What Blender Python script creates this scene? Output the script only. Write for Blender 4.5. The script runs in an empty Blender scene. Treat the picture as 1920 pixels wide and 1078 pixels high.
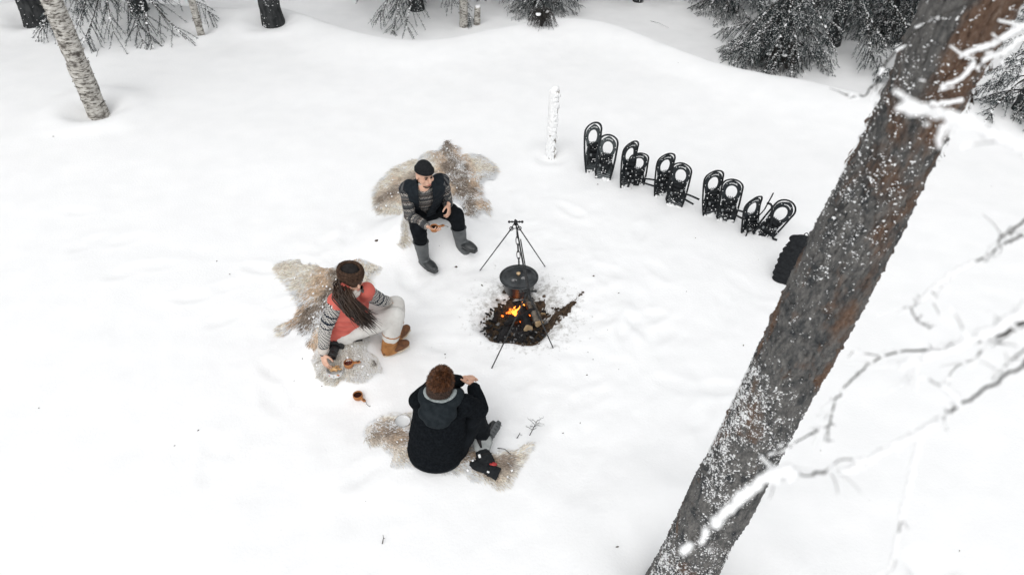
import bpy, math, random
import numpy as np
from mathutils import Vector, Matrix

random.seed(7)
RNG = np.random.default_rng(11)
sc = bpy.context.scene
COL = sc.collection

# ---------------------------------------------------------------- camera, sky, sun, exposure
CAM_H, FPX, PITCH = 4.6, 1280.0, math.radians(41.2)      # camera 4.6 m above the snow, 24 mm lens
cd = bpy.data.cameras.new('camera'); cam = bpy.data.objects.new('camera', cd); COL.objects.link(cam)
cam.location = (0, 0, CAM_H); cam.rotation_euler = (math.pi / 2 - PITCH, 0, 0)
cd.sensor_width = 36; cd.lens = 24; cd.clip_start = 0.05; cd.clip_end = 500
cd.dof.use_dof = True; cd.dof.focus_distance = 6.0; cd.dof.aperture_fstop = 3.2
sc.camera = cam

SUN_EL, SUN_ROT = math.radians(52), math.radians(200)
world = bpy.data.worlds.new('World'); sc.world = world; world.use_nodes = True
nt = world.node_tree; nt.nodes.clear()
wo = nt.nodes.new('ShaderNodeOutputWorld'); bg = nt.nodes.new('ShaderNodeBackground')
sky = nt.nodes.new('ShaderNodeTexSky'); sky.sky_type = 'NISHITA'; sky.sun_disc = False
sky.sun_elevation = SUN_EL; sky.sun_rotation = SUN_ROT; sky.air_density = 1.0; sky.dust_density = 4.0
hs = nt.nodes.new('ShaderNodeHueSaturation'); hs.inputs['Saturation'].default_value = 0.10     # cloud cover takes the blue out
cl = nt.nodes.new('ShaderNodeMixRGB'); cl.inputs[0].default_value = .55; cl.inputs[2].default_value = (6.4, 6.5, 6.6, 1)       # an even layer of cloud
nt.links.new(sky.outputs[0], hs.inputs['Color']); nt.links.new(hs.outputs[0], cl.inputs[1]); nt.links.new(cl.outputs[0], bg.inputs[0])
bg.inputs[1].default_value = 0.15; nt.links.new(bg.outputs[0], wo.inputs[0])

sd = bpy.data.lights.new('sun', 'SUN'); sun = bpy.data.objects.new('sun', sd); COL.objects.link(sun)
sd.energy = 0.5; sd.angle = math.radians(80); sd.color = (1.0, 0.97, 0.93)
sun.rotation_euler = (math.pi / 2 - SUN_EL, 0, math.pi - SUN_ROT)
sun.location = (0, 0, 20)

sc.view_settings.view_transform = 'Standard'; sc.view_settings.look = 'None'
sc.view_settings.exposure = 0.23; sc.view_settings.gamma = 1.0; sc.view_settings.use_curve_mapping = False

# ---------------------------------------------------------------- small maths
_F = np.array([0, math.cos(PITCH), -math.sin(PITCH)]); _U = np.array([0, math.sin(PITCH), math.cos(PITCH)]); _R = np.array([1., 0, 0])
_C = np.array([0, 0, CAM_H])
def ray(px, py): return _F + (px - 960) / FPX * _R - (py - 539) / FPX * _U
def at(px, py, z=0.0):            # the point at height z that the photograph shows at (px, py)
    d = ray(px, py); return _C + d * ((z - CAM_H) / d[2])
def at_depth(px, py, depth): return _C + ray(px, py) * depth
def V(*a): return np.array(a, dtype=float)
def nrm(v):
    v = np.asarray(v, float); n = np.linalg.norm(v); return v / n if n > 1e-9 else v
def sstep(a, b, x):
    t = np.clip((x - a) / (b - a), 0, 1); return t * t * (3 - 2 * t)
def _h(ix, iy, iz, seed):
    n = (ix * 374761393 + iy * 668265263 + iz * 2147483647 + seed * 974634777) & 0xffffffff
    n = ((n ^ (n >> 13)) * 1274126177) & 0xffffffff
    n = (n ^ (n >> 16)) & 0xffffffff
    return n / 4294967295.0
def noise3(p, seed=0):            # value noise, -1..1, vectorised
    p = np.atleast_2d(np.asarray(p, float)); i = np.floor(p).astype(np.int64); fr = p - i; fr = fr * fr * (3 - 2 * fr)
    r = 0
    for dx in (0, 1):
        for dy in (0, 1):
            for dz in (0, 1):
                w = (fr[:, 0] if dx else 1 - fr[:, 0]) * (fr[:, 1] if dy else 1 - fr[:, 1]) * (fr[:, 2] if dz else 1 - fr[:, 2])
                r = r + w * _h(i[:, 0] + dx, i[:, 1] + dy, i[:, 2] + dz, seed)
    return r * 2 - 1
def fbm(p, oct=4, seed=0):
    p = np.atleast_2d(np.asarray(p, float)); r = 0; a = 1.0; s = 1.0
    for o in range(oct): r = r + a * noise3(p * s + 17.3 * o, seed + o); a *= .5; s *= 2.03
    return r / 1.9
def n2(x, y, s, seed=0, oct=3): 
    x = np.atleast_1d(x); y = np.atleast_1d(y)
    return fbm(np.stack([x * s, y * s, np.zeros_like(x) + seed * 3.7], 1), oct, seed)

# ---------------------------------------------------------------- terrain
EDGE_X = [-30, -10, -6.5, -4.2, -3.0, -1.6, -0.4, 0.5, 1.6, 2.4, 3.2, 4.3, 5.3, 7.5, 12, 30]
EDGE_Y = [16, 13.4, 12.9, 12.9, 12.0, 11.3, 12.1, 12.6, 12.7, 11.6, 10.6, 10.0, 9.5, 9.0, 9.0, 10]
FIRE = at(966, 606, -.06)
SEAT_A, SEAT_B, SEAT_C = V(-.93, 6.02), V(-1.50, 4.33), V(-.59, 3.16)
_pr = np.random.default_rng(5); PRINTS = []
for k in range(104):               # boot prints round the camp and trodden lines through the snow
    if k < 90:
        a = _pr.uniform(0, 6.28); r = abs(_pr.normal(1.2, .55)) + .35
        c = (FIRE[0] - .25 + r * math.cos(a) * 1.1, FIRE[1] - .1 + r * math.sin(a) * .9)
    elif k < 125:
        t = (k - 90) / 14; c = (-.6 - 4.8 * t + _pr.normal(0, .1), 4.6 + 2.1 * t * t + (.16 if k % 2 else -.16))
    elif k < 148:
        t = (k - 125) / 23; c = (.7 + 2.0 * t + _pr.normal(0, .07), 4.9 + 1.0 * t + (.13 if k % 2 else -.13)); a = .4
    else:
        t = (k - 148) / 22; c = (-.2 - 1.2 * t + (.13 if k % 2 else -.13), 2.6 - 1.8 * t * t); a = 1.2
    PRINTS.append((c[0], c[1], _pr.uniform(0, 3.14) if k < 90 else _pr.normal(.3, .4), _pr.uniform(.004, .013)))
_ex = np.arange(-30, 30.01, .1); _ey = np.interp(_ex, EDGE_X, EDGE_Y); _kk = np.exp(-np.linspace(-2.2, 2.2, 23) ** 2); _ey = np.convolve(np.pad(_ey, 11, 'edge'), _kk / _kk.sum(), 'valid')
def mound(x, y, c, rx, ry, h, p=2.4):
    d = (np.abs((x - c[0]) / rx) ** p + np.abs((y - c[1]) / ry) ** p); return h * np.exp(-d)
def Z(x, y):
    x = np.atleast_1d(np.asarray(x, float)); y = np.atleast_1d(np.asarray(y, float))
    ye = np.interp(x, _ex, _ey) + .22 * n2(x, y, .7, 9, 2)
    z = .05 * n2(x, y, .35, 1, 2) + .022 * n2(x, y, 1.3, 2, 3)
    t = y - ye
    z = z + .10 * np.exp(-(t + .15) ** 2 / .5)                                     # lip of drifted snow
    z = z - .62 * sstep(-.05, 1.6, t) + .5 * sstep(4.5, 14, t) + .05 * n2(x, y, .9, 4, 2) * sstep(0, 1, t)
    z = z + .12 * sstep(-3, -7, x) * sstep(5, 9, y) + .25 * sstep(6, 20, np.abs(x))
    camp = np.exp(-(((x - FIRE[0] + .3) / 2.1) ** 2 + ((y - FIRE[1]) / 1.9) ** 2))
    z = z + camp * (.020 * n2(x, y, 4.5, 6, 3) + .010 * n2(x, y, 13, 7, 2)) + .006 * n2(x, y, 6, 8, 2)
    for (cx, cy, a, dp) in PRINTS:
        ca, sa = math.cos(a), math.sin(a); u = (x - cx) * ca + (y - cy) * sa; v = -(x - cx) * sa + (y - cy) * ca
        d = (u / .17) ** 2 + (v / .075) ** 2
        m = d < 9
        if m.any():
            z[m] = z[m] - dp * np.exp(-d[m] ** 2 * .9) + dp * .35 * np.exp(-(np.sqrt(d[m]) - 1.5) ** 2 * 5)
    z = z + mound(x, y, SEAT_A, .55, .34, .36) + mound(x, y, SEAT_B, .36, .34, .27) + mound(x, y, SEAT_C, .6, .3, .05)
    for (wx, wy, dp, wr) in WELLS:                                                  # hollows melted round the trunks
        d = np.hypot(x - wx, y - wy) * (1 + .25 * n2(x, y, 4, 12, 1)); z = z - dp * np.exp(-(d / wr) ** 2) + dp * .35 * np.exp(-((d - wr * 1.7) / (wr * .7)) ** 2)
    hx, hy = at(1745, 1066)[:2]
    z = z - .14 * np.exp(-(((x - hx) / .13) ** 2 + ((y - hy) / .10) ** 2) ** 1.5)   # a hole someone stepped
    d = np.sqrt(((x - FIRE[0] - .02) / .42) ** 2 + ((y - FIRE[1]) / .34) ** 2) + .16 * n2(x, y, 5, 3, 2)
    z = z - .17 * sstep(1.15, .55, d)
    return z
WELLS = [(*at(187, 219)[:2], .15, .30), (*at(1033, 294)[:2], .05, .16), (*at(514, 48)[:2], .13, .34), (*at(378, 68)[:2], .08, .2), (*at(78, 50)[:2], .15, .4), (1.2, 2.3, .14, .36)]
def zf(x, y): return float(Z(x, y)[0])
def on(px, py, dz=0.0):            # where the photograph's pixel meets the snow
    z = 0.0
    for _ in range(9):
        p = at(px, py, z); z = .35 * z + .65 * zf(p[0], p[1])
    p = at(px, py, z); p[2] = zf(p[0], p[1]) + dz; return p

# ---------------------------------------------------------------- object helpers
def link(o, parent=None):
    COL.objects.link(o)
    if parent is not None: o.parent = parent
    return o
def tag(o, label=None, cat=None, group=None, kind=None):
    if label: o['label'] = label
    if cat: o['category'] = cat
    if group: o['group'] = group
    if kind: o['kind'] = kind
    return o
def thing(name, loc, label, cat, group=None):
    o = bpy.data.objects.new(name, None); o.empty_display_size = .1; o.location = tuple(loc); link(o)
    return tag(o, label, cat, group)
def world_loc(o):
    p = np.zeros(3)
    while o is not None: p = p + np.array(o.location); o = o.parent
    return p
_LB = {}
def lump_shape(k, amp, n, m):
    key = (k, amp, n, m)
    if key not in _LB:
        t = MB().ball((0, 0, 0), 1.0, n=n, m=m); v = t.v[0]; _LB[key] = (v * (1 + amp * noise3(v * 1.7 + k * 5.13, 3))[:, None], t.f)
    return _LB[key]
STUFF_PARTS = {'snow_on_branch', 'bark_scales', 'snow_on_bark', 'snow_on_crown', 'peeling_bark', 'crown', 'limb_wood', 'twigs', 'snow_on_twigs', 'hair_strands', 'rivets', 'deck_ribs', 'printed_mark', 'crampon', 'snow_crumbs', 'snow_crust', 'lid_snow', 'red_lining'}
class MB:
    """collects shapes in world coordinates; build() links them as one mesh"""
    def __init__(s): s.v = []; s.f = []; s.n = 0; s.c = []
    def add(s, v, f, col=None):
        v = np.asarray(v, float).reshape(-1, 3)
        s.f.extend([tuple(int(i) + s.n for i in q) for q in f]); s.v.append(v); s.n += len(v)
        if col is not None: s.c.append(np.broadcast_to(np.asarray(col, float), (len(v), 3)))
        return s
    def box(s, c, size, M=None, bev=0.0):
        h = np.array(size) / 2.0; c = np.array(c, float)
        if bev <= 0:
            v = np.array([[x, y, z] for x in (-1, 1) for y in (-1, 1) for z in (-1, 1)]) * h
            f = [(0, 1, 3, 2), (4, 6, 7, 5), (0, 4, 5, 1), (2, 3, 7, 6), (0, 2, 6, 4), (1, 5, 7, 3)]
        else:
            b = min(bev, *(h * .95)); v = []; idx = {}
            for x in (-1, 1):
                for y in (-1, 1):
                    for z in (-1, 1):
                        for ax in range(3):
                            p = np.array([x, y, z]) * (h - b); p[ax] = (x, y, z)[ax] * h[ax]; idx[(x, y, z, ax)] = len(v); v.append(p)
            f = []
            for ax in range(3):
                o = [a for a in range(3) if a != ax]
                for sg in (-1, 1):
                    q = []
                    for a, b2 in ((-1, -1), (1, -1), (1, 1), (-1, 1)):
                        k = [0, 0, 0]; k[ax] = sg; k[o[0]] = a; k[o[1]] = b2; q.append(idx[(*k, ax)])
                    f.append(q if (sg > 0) == (ax != 1) else q[::-1])
            for ax in range(3):
                o = [a for a in range(3) if a != ax]
                for a in (-1, 1):
                    for b2 in (-1, 1):
                        k0 = [0, 0, 0]; k0[ax] = -1; k0[o[0]] = a; k0[o[1]] = b2; k1 = list(k0); k1[ax] = 1
                        f.append([idx[(*k0, o[0])], idx[(*k1, o[0])], idx[(*k1, o[1])], idx[(*k0, o[1])]])
            for x in (-1, 1):
                for y in (-1, 1):
                    for z in (-1, 1): f.append([idx[(x, y, z, 0)], idx[(x, y, z, 1)], idx[(x, y, z, 2)]])
            v = np.array(v)
        if M is not None: v = v @ np.array(M)[:3, :3].T
        return s.add(v + c, f)
    def tube(s, pts, rad, n=8, caps=True, col=None):
        pts = np.asarray(pts, float); m = len(pts); rad = np.broadcast_to(np.asarray(rad, float), (m,))
        t = np.gradient(pts, axis=0); t /= np.linalg.norm(t, axis=1)[:, None] + 1e-12
        a = np.array([0, 0, 1.]) if abs(t[0][2]) < .9 else np.array([1., 0, 0])
        u = nrm(np.cross(t[0], a)); ang = np.arange(n) / n * 2 * math.pi; rings = []
        for i in range(m):
            u = nrm(u - t[i] * (u @ t[i])); w = np.cross(t[i], u)
            rings.append(pts[i] + rad[i] * (np.cos(ang)[:, None] * u + np.sin(ang)[:, None] * w))
        f = []
        for i in range(m - 1):
            for k in range(n): f.append((i * n + k, i * n + (k + 1) % n, (i + 1) * n + (k + 1) % n, (i + 1) * n + k))
        if caps: f.append(tuple(range(n))[::-1]); f.append(tuple((m - 1) * n + k for k in range(n)))
        return s.add(np.concatenate(rings), f, col)
    def etube(s, pts, rx, ry, side, n=20):
        pts = np.asarray(pts, float); m = len(pts); rx = np.broadcast_to(rx, (m,)); ry = np.broadcast_to(ry, (m,))
        t = np.gradient(pts, axis=0); ang = np.arange(n) / n * 2 * math.pi; rings = []
        for i in range(m):
            tt = nrm(t[i]); a = nrm(np.asarray(side) - tt * (np.asarray(side) @ tt)); b = np.cross(tt, a)
            rings.append(pts[i] + np.cos(ang)[:, None] * a * rx[i] + np.sin(ang)[:, None] * b * ry[i])
        f = []
        for i in range(m - 1):
            for k in range(n): f.append((i * n + k, i * n + (k + 1) % n, (i + 1) * n + (k + 1) % n, (i + 1) * n + k))
        f.append(tuple(range(n))[::-1]); f.append(tuple((m - 1) * n + k for k in range(n)))
        return s.add(np.concatenate(rings), f)
    def lathe(s, prof, c=(0, 0, 0), M=None, n=24, cap=True):
        ang = np.arange(n) / n * 2 * math.pi; v = []
        for r, z in prof: v.append(np.stack([r * np.cos(ang), r * np.sin(ang), np.full(n, z)], 1))
        v = np.concatenate(v); m = len(prof); f = []
        for i in range(m - 1):
            for k in range(n): f.append((i * n + k, i * n + (k + 1) % n, (i + 1) * n + (k + 1) % n, (i + 1) * n + k))
        if cap: f.append(tuple(range(n))[::-1]); f.append(tuple((m - 1) * n + k for k in range(n)))
        if M is not None: v = v @ np.array(M)[:3, :3].T
        return s.add(v + np.asarray(c, float), f)
    def ball(s, c, r, M=None, n=14, m=9, col=None):
        r = np.broadcast_to(np.asarray(r, float), (3,)); v = [[0, 0, -1.]]
        for i in range(1, m):
            ph = -math.pi / 2 + math.pi * i / m
            for k in range(n): a = 2 * math.pi * k / n; v.append([math.cos(ph) * math.cos(a), math.cos(ph) * math.sin(a), math.sin(ph)])
        v.append([0, 0, 1.]); v = np.array(v) * r; f = []
        for k in range(n): f.append((0, 1 + (k + 1) % n, 1 + k))
        for i in range(m - 2):
            for k in range(n): f.append((1 + i * n + k, 1 + i * n + (k + 1) % n, 1 + (i + 1) * n + (k + 1) % n, 1 + (i + 1) * n + k))
        e = len(v) - 1
        for k in range(n): f.append((e, 1 + (m - 2) * n + k, 1 + (m - 2) * n + (k + 1) % n))
        if M is not None: v = v @ np.array(M)[:3, :3].T
        return s.add(v + np.asarray(c, float), f, col)
    def lump(s, c, r, seed=0, amp=.3, n=9, m=6, M=None, col=None):      # an uneven ball, from a bank of sixteen shapes
        v, f = lump_shape(int(abs(seed) * 7.3) % 16, amp, n, m); v = v * np.broadcast_to(np.asarray(r, float), (3,))
        if M is not None: v = v @ np.array(M)[:3, :3].T
        return s.add(v + np.asarray(c, float), f, col)
    def lumps(s, C, Rr, amp=.4, n=6, m=4):                                # many at once
        C = np.asarray(C, float); Rr = np.asarray(Rr, float); N = len(C)
        if N == 0: return s
        f0 = lump_shape(0, amp, n, m)[1]; nv = len(lump_shape(0, amp, n, m)[0])
        bank = np.stack([lump_shape(k, amp, n, m)[0] for k in range(16)]); v = bank[np.arange(N) % 16] * Rr[:, None, :] + C[:, None, :]
        f = []
        for k in range(N):
            o = k * nv; f.extend([tuple(i + o for i in q) for q in f0])
        return s.add(v.reshape(-1, 3), f)
    def prism(s, out, c, M=None, th=.01):        # outline in local xy, thickness along local z
        out = np.asarray(out, float); n = len(out)
        v = np.concatenate([np.c_[out, np.full(n, -th / 2)], np.c_[out, np.full(n, th / 2)]])
        f = [tuple(range(n))[::-1], tuple(range(n, 2 * n))] + [(k, (k + 1) % n, n + (k + 1) % n, n + k) for k in range(n)]
        if M is not None: v = v @ np.array(M)[:3, :3].T
        return s.add(v + np.asarray(c, float), f)
    def chain(s, pts, rs, n=14):
        pts = np.asarray(pts, float); rs = np.broadcast_to(np.asarray(rs, float), (len(pts),))
        for p, r in zip(pts, rs): s.ball(p, r, n=n, m=8)
        for i in range(len(pts) - 1):
            if np.linalg.norm(pts[i + 1] - pts[i]) > 1e-5: s.tube([pts[i], pts[i + 1]], [rs[i], rs[i + 1]], n=n)
        return s
    def verts(s): return np.concatenate(s.v) if s.v else np.zeros((0, 3))
    def build(s, name, mat, parent=None, smooth=True, local=False, kind=None):
        v = s.verts()
        if parent is not None and not local: v = v - world_loc(parent)
        me = bpy.data.meshes.new(name); me.from_pydata(v.tolist(), [], s.f); me.update()
        return finish(me, name, mat, parent, smooth, kind or ('stuff' if name in STUFF_PARTS else None), s.c)
def finish(me, name, mat, parent=None, smooth=True, kind=None, cols=None):
    if smooth: me.polygons.foreach_set('use_smooth', [True] * len(me.polygons))
    if cols:
        ca = np.concatenate(cols); 
        if len(ca) == len(me.vertices):
            at_ = me.color_attributes.new('Col', 'FLOAT_COLOR', 'POINT')
            at_.data.foreach_set('color', np.c_[ca, np.ones(len(ca))].astype(np.float32).ravel())
    me.materials.append(mat); o = bpy.data.objects.new(name, me); link(o, parent)
    if kind: o['kind'] = kind
    return o
def fast_mesh(name, V3, tri_or_quad, mat, parent=None, smooth=True, cols=None, kind=None, local=False):
    """numpy arrays straight into a mesh (all faces with the same corner count)"""
    V3 = np.asarray(V3, float)
    if parent is not None and not local: V3 = V3 - world_loc(parent)
    F_ = np.asarray(tri_or_quad, np.int32); nf, k = F_.shape
    me = bpy.data.meshes.new(name); me.vertices.add(len(V3)); me.vertices.foreach_set('co', V3.astype(np.float32).ravel())
    me.loops.add(nf * k); me.loops.foreach_set('vertex_index', F_.ravel())
    me.polygons.add(nf); me.polygons.foreach_set('loop_start', np.arange(nf, dtype=np.int32) * k)
    me.update(calc_edges=True); me.validate()
    return finish(me, name, mat, parent, smooth, kind, [cols] if cols is not None else None)
def remesh(mb, voxel, it=3):
    """fuse the overlapping closed shapes of mb into one continuous surface; returns verts, mesh"""
    me = bpy.data.meshes.new('tmp'); me.from_pydata(mb.verts().tolist(), [], mb.f); me.update()
    o = bpy.data.objects.new('tmp', me); COL.objects.link(o)
    md = o.modifiers.new('r', 'REMESH'); md.mode = 'VOXEL'; md.voxel_size = voxel; md.adaptivity = 0
    dg = bpy.context.evaluated_depsgraph_get(); out = bpy.data.meshes.new_from_object(o.evaluated_get(dg))
    bpy.data.objects.remove(o); bpy.data.meshes.remove(me)
    n = len(out.vertices); v = np.zeros(n * 3, np.float32); out.vertices.foreach_get('co', v); v = v.reshape(-1, 3).astype(float)
    e = np.zeros(len(out.edges) * 2, np.int32); out.edges.foreach_get('vertices', e); e = e.reshape(-1, 2)
    dgr = np.bincount(e.ravel(), minlength=n)[:, None] + 1e-9
    for _ in range(it):
        a = np.zeros_like(v)
        for k in range(3): a[:, k] = np.bincount(e[:, 0], v[e[:, 1], k], n) + np.bincount(e[:, 1], v[e[:, 0], k], n)
        v = v + .6 * (a / dgr - v)
    out.vertices.foreach_set('co', v.astype(np.float32).ravel()); out.update()
    return v, out
def normals(me):
    a = np.zeros(len(me.vertices) * 3, np.float32); me.vertex_normals.foreach_get('vector', a); return a.reshape(-1, 3).astype(float)
def fused(mb, name, mat, parent, voxel=.008, it=3, disp=None, carve=None, attr=None):
    v, me = remesh(mb, voxel, it)
    if disp is not None:
        v = v + normals(me) * np.asarray(disp(v)).reshape(-1, 1); me.vertices.foreach_set('co', v.astype(np.float32).ravel())
    if attr is not None:
        for k, a in attr(v).items():
            at_ = me.attributes.new(k, 'FLOAT', 'POINT'); at_.data.foreach_set('value', np.asarray(a, np.float32))
    if carve is not None:
        import bmesh
        bm = bmesh.new(); bm.from_mesh(me); bm.verts.ensure_lookup_table()
        m = carve(v); bmesh.ops.delete(bm, geom=[bm.verts[i] for i in np.nonzero(m)[0]], context='VERTS'); bm.to_mesh(me); bm.free()
        v = np.zeros(len(me.vertices) * 3, np.float32); me.vertices.foreach_get('co', v); v = v.reshape(-1, 3)
    w = v - world_loc(parent); me.vertices.foreach_set('co', w.astype(np.float32).ravel()); me.update(); me.name = name
    return finish(me, name, mat, parent, True)
def frame(fwd, up):                # columns: right, forward, up
    y = nrm(fwd); x = nrm(np.cross(y, np.asarray(up, float))); z = np.cross(x, y); return np.stack([x, y, z], 1)

# ---------------------------------------------------------------- materials
MATS = {}
def mat(name, c1, c2=None, scale=8.0, rough=.8, bump=.0, bscale=60.0, metal=0.0, attr=None, spec=.3, stretch=None, sheen=0, detail=4, trans=0):
    m = bpy.data.materials.new(name); m.use_nodes = True; t = m.node_tree; b = t.nodes['Principled BSDF']
    b.inputs['Roughness'].default_value = rough; b.inputs['Metallic'].default_value = metal
    b.inputs['Specular IOR Level'].default_value = spec
    if sheen: b.inputs['Sheen Weight'].default_value = sheen; b.inputs['Sheen Roughness'].default_value = .5
    tc = t.nodes.new('ShaderNodeTexCoord'); vec = tc.outputs['Object']
    if stretch:
        mp = t.nodes.new('ShaderNodeMapping'); mp.inputs['Scale'].default_value = stretch; t.links.new(vec, mp.inputs[0]); vec = mp.outputs[0]
    if attr:
        a = t.nodes.new('ShaderNodeVertexColor'); a.layer_name = attr; t.links.new(a.outputs[0], b.inputs['Base Color'])
    elif c2 is not None:
        n = t.nodes.new('ShaderNodeTexNoise'); n.inputs['Scale'].default_value = scale; n.inputs['Detail'].default_value = detail
        t.links.new(vec, n.inputs['Vector']); r = t.nodes.new('ShaderNodeValToRGB')
        r.color_ramp.elements[0].position = .36; r.color_ramp.elements[0].color = (*c1, 1)
        r.color_ramp.elements[1].position = .64; r.color_ramp.elements[1].color = (*c2, 1)
        t.links.new(n.outputs[0], r.inputs[0]); t.links.new(r.outputs[0], b.inputs['Base Color'])
    else: b.inputs['Base Color'].default_value = (*c1, 1)
    if bump:
        n = t.nodes.new('ShaderNodeTexNoise'); n.inputs['Scale'].default_value = bscale; n.inputs['Detail'].default_value = 5
        t.links.new(vec, n.inputs['Vector']); bp = t.nodes.new('ShaderNodeBump'); bp.inputs['Strength'].default_value = bump; bp.inputs['Distance'].default_value = .01
        t.links.new(n.outputs[0], bp.inputs['Height']); t.links.new(bp.outputs[0], b.inputs['Normal'])
    MATS[name] = m; return m
def emit(name, c, s):
    m = mat(name, (.02, .01, .005)); b = m.node_tree.nodes['Principled BSDF']
    b.inputs['Emission Color'].default_value = (*c, 1); b.inputs['Emission Strength'].default_value = s; return m
def nodes_of(m): return m.node_tree, m.node_tree.nodes['Principled BSDF']
SNOW = mat('snow', (.88, .885, .888), (.905, .908, .91), 3, .75, .25, 45, spec=.2)
CLUMP = mat('snow_clump', (.87, .876, .88), (.905, .908, .91), 9, .8, .35, 90, spec=.15)
SOIL = mat('soil', (.018, .013, .010), (.085, .055, .034), 26, .95, .8, 70)
MOSS = mat('dry_moss', (.06, .045, .025), (.13, .085, .045), 40, .95, .6, 90)
ASHM = mat('ash', (.03, .03, .032), (.30, .30, .30), 30, .95, .6, 80)
CHAR = mat('charcoal', (.006, .006, .007), (.022, .020, .020), 30, .75, .7, 60)
BARKL = mat('log_bark', (.03, .025, .02), (.20, .17, .14), 22, .9, .6, 60)
SPLIT = mat('split_wood', (.52, .36, .20), (.66, .49, .30), 20, .75, .3, 90, stretch=(1, 1, .15))
EMBER = emit('ember', (1.0, .16, .02), 2.8)
FLAME = emit('flame', (1.0, .27, .035), 3.6)
IRON = mat('black_iron', (.010, .011, .012), (.03, .031, .032), 30, .5, .2, 120, metal=.3, spec=.5)
ENAMEL = mat('sooty_enamel', (.012, .014, .016), (.045, .05, .053), 14, .32, .1, 60, spec=.5)
FUR = mat('reindeer_fur', (1, 1, 1), rough=.9, attr='Col', spec=.1)
SKINH = mat('hide_skin', (.50, .455, .40), (.62, .58, .52), 9, .9, .4, 60)
SKIN = mat('skin', (.58, .34, .24), (.66, .41, .30), 25, .5, .05, 120, spec=.35)
LIPS = mat('lips', (.42, .16, .13), rough=.5); EYE = mat('eye', (.015, .012, .01), rough=.2, spec=.5)
BLACKKNIT = mat('black_knit', (.006, .007, .008), (.014, .015, .017), 90, .95, .5, 240)
NAVY = mat('charcoal_padded_cloth', (.0085, .012, .016), (.015, .020, .025), 20, .85, .25, 90, spec=.15)
BLACKCLOTH = mat('black_trouser_cloth', (.0045, .0058, .0074), (.0085, .0105, .013), 14, .9, .3, 120, spec=.1)
CREAM = mat('cream_trouser_cloth', (.58, .56, .53), (.67, .66, .63), 12, .85, .3, 110)
FLEECE = mat('black_fleece', (.0042, .0052, .0066), (.0090, .0110, .0135), 60, 1.0, .5, 130, spec=.05)
HOODC = mat('dark_hood_cloth', (.011, .015, .018), (.019, .024, .028), 24, .95, .35, 110, spec=.1)
LINING = mat('grey_hood_lining', (.23, .26, .26), (.33, .36, .36), 40, .95, .4, 160)
RED = mat('coral_vest_cloth', (.52, .105, .082), (.61, .145, .112), 10, .75, .2, 60)
RUBBER = mat('grey_rubber', (.075, .082, .086), (.115, .122, .125), 12, .6, .15, 60, spec=.4)
RUBDARK = mat('dark_rubber', (.018, .021, .023), (.035, .038, .04), 20, .38, .1, 60, spec=.5)
TAN = mat('tan_leather', (.27, .115, .034), (.42, .19, .062), 16, .65, .25, 90)
SOLEW = mat('pale_sole', (.50, .40, .29), (.60, .51, .40), 20, .8, .2, 60)
TANDARK = mat('brown_leather', (.10, .042, .020), (.20, .085, .036), 26, .6, .3, 90)
LACE = mat('lace', (.62, .55, .42), rough=.8)
HAIRB = mat('brown_hair', (.016, .009, .006), (.058, .031, .018), 11, .45, .0, spec=.4, stretch=(1, 1, .3))
HAIRR = mat('auburn_hair', (.045, .016, .006), (.13, .05, .018), 30, .5, .0, spec=.4)
FURHAT = mat('brown_hat_fur', (.050, .028, .018), (.115, .068, .045), 40, .95)
DARKTOP = mat('hat_top_cloth', (.010, .008, .008), (.02, .017, .016), 30, .95, .3, 120)
BANDB = mat('dark_brown_band', (.022, .013, .009), (.05, .03, .022), 90, .95, .4, 150)
KUKSA = mat('kuksa_birch', (.30, .115, .035), (.48, .20, .070), 18, .42, .1, 60, spec=.45, stretch=(1, .3, 1))
COFFEE = mat('coffee', (.008, .005, .004), rough=.05, spec=.6); TEA = mat('red_drink', (.09, .012, .006), rough=.06, spec=.6)
WHITEN = mat('white_enamel', (.74, .75, .75), (.80, .81, .81), 10, .25, .0, spec=.5)
TINRIM = mat('tin_rim', (.30, .31, .32), (.5, .51, .52), 20, .35, metal=.8)
PASTRY = mat('biscuit', (.52, .30, .13), (.68, .45, .24), 40, .8, .3, 90)
REDPRINT = mat('red_print', (.45, .05, .05), rough=.5)
CAMBODY = mat('camera_body', (.010, .011, .012), (.02, .021, .022), 90, .55, .3, 300, spec=.45)
CAMGREY = mat('camera_grey', (.06, .065, .07), rough=.5); GLASS = mat('lens_glass', (.004, .005, .008), rough=.03, spec=.8)
PLASTIC = mat('black_plastic', (.0075, .009, .0105), (.015, .0175, .0195), 30, .6, .1, 90, spec=.2)
DECKG = mat('grey_green_deck', (.040, .050, .053), (.085, .098, .10), 16, .55, .15, 80, spec=.25)
DECK = mat('snowshoe_deck', (.014, .0175, .020), (.028, .033, .037), 24, .6, .15, 80, spec=.2)
GREYPL = mat('grey_plastic', (.13, .14, .145), (.24, .25, .255), 20, .6, spec=.2)
STEEL = mat('steel', (.35, .36, .37), rough=.35, metal=.9)
PRINT = mat('white_print', (.78, .79, .79), rough=.6)
PACK = mat('black_pack_cloth', (.006, .007, .009), (.014, .016, .018), 40, .85, .3, 140)
MITGREY = mat('grey_mitten_cloth', (.26, .275, .27), (.36, .375, .37), 20, .9, .3, 100)
TWIGM = mat('dark_twig', (.024, .023, .022), (.065, .060, .055), 30, .9)
NEEDLE = mat('spruce_needles', (.034, .047, .049), (.072, .091, .092), 3, .85, spec=.12)
SBARK = mat('spruce_bark', (.015, .0165, .0175), (.050, .052, .053), 16, .95, .9, 30, stretch=(1, 1, .45))
LITTER = mat('bark_litter', (.03, .022, .016), (.10, .07, .05), 20, .95)

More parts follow.
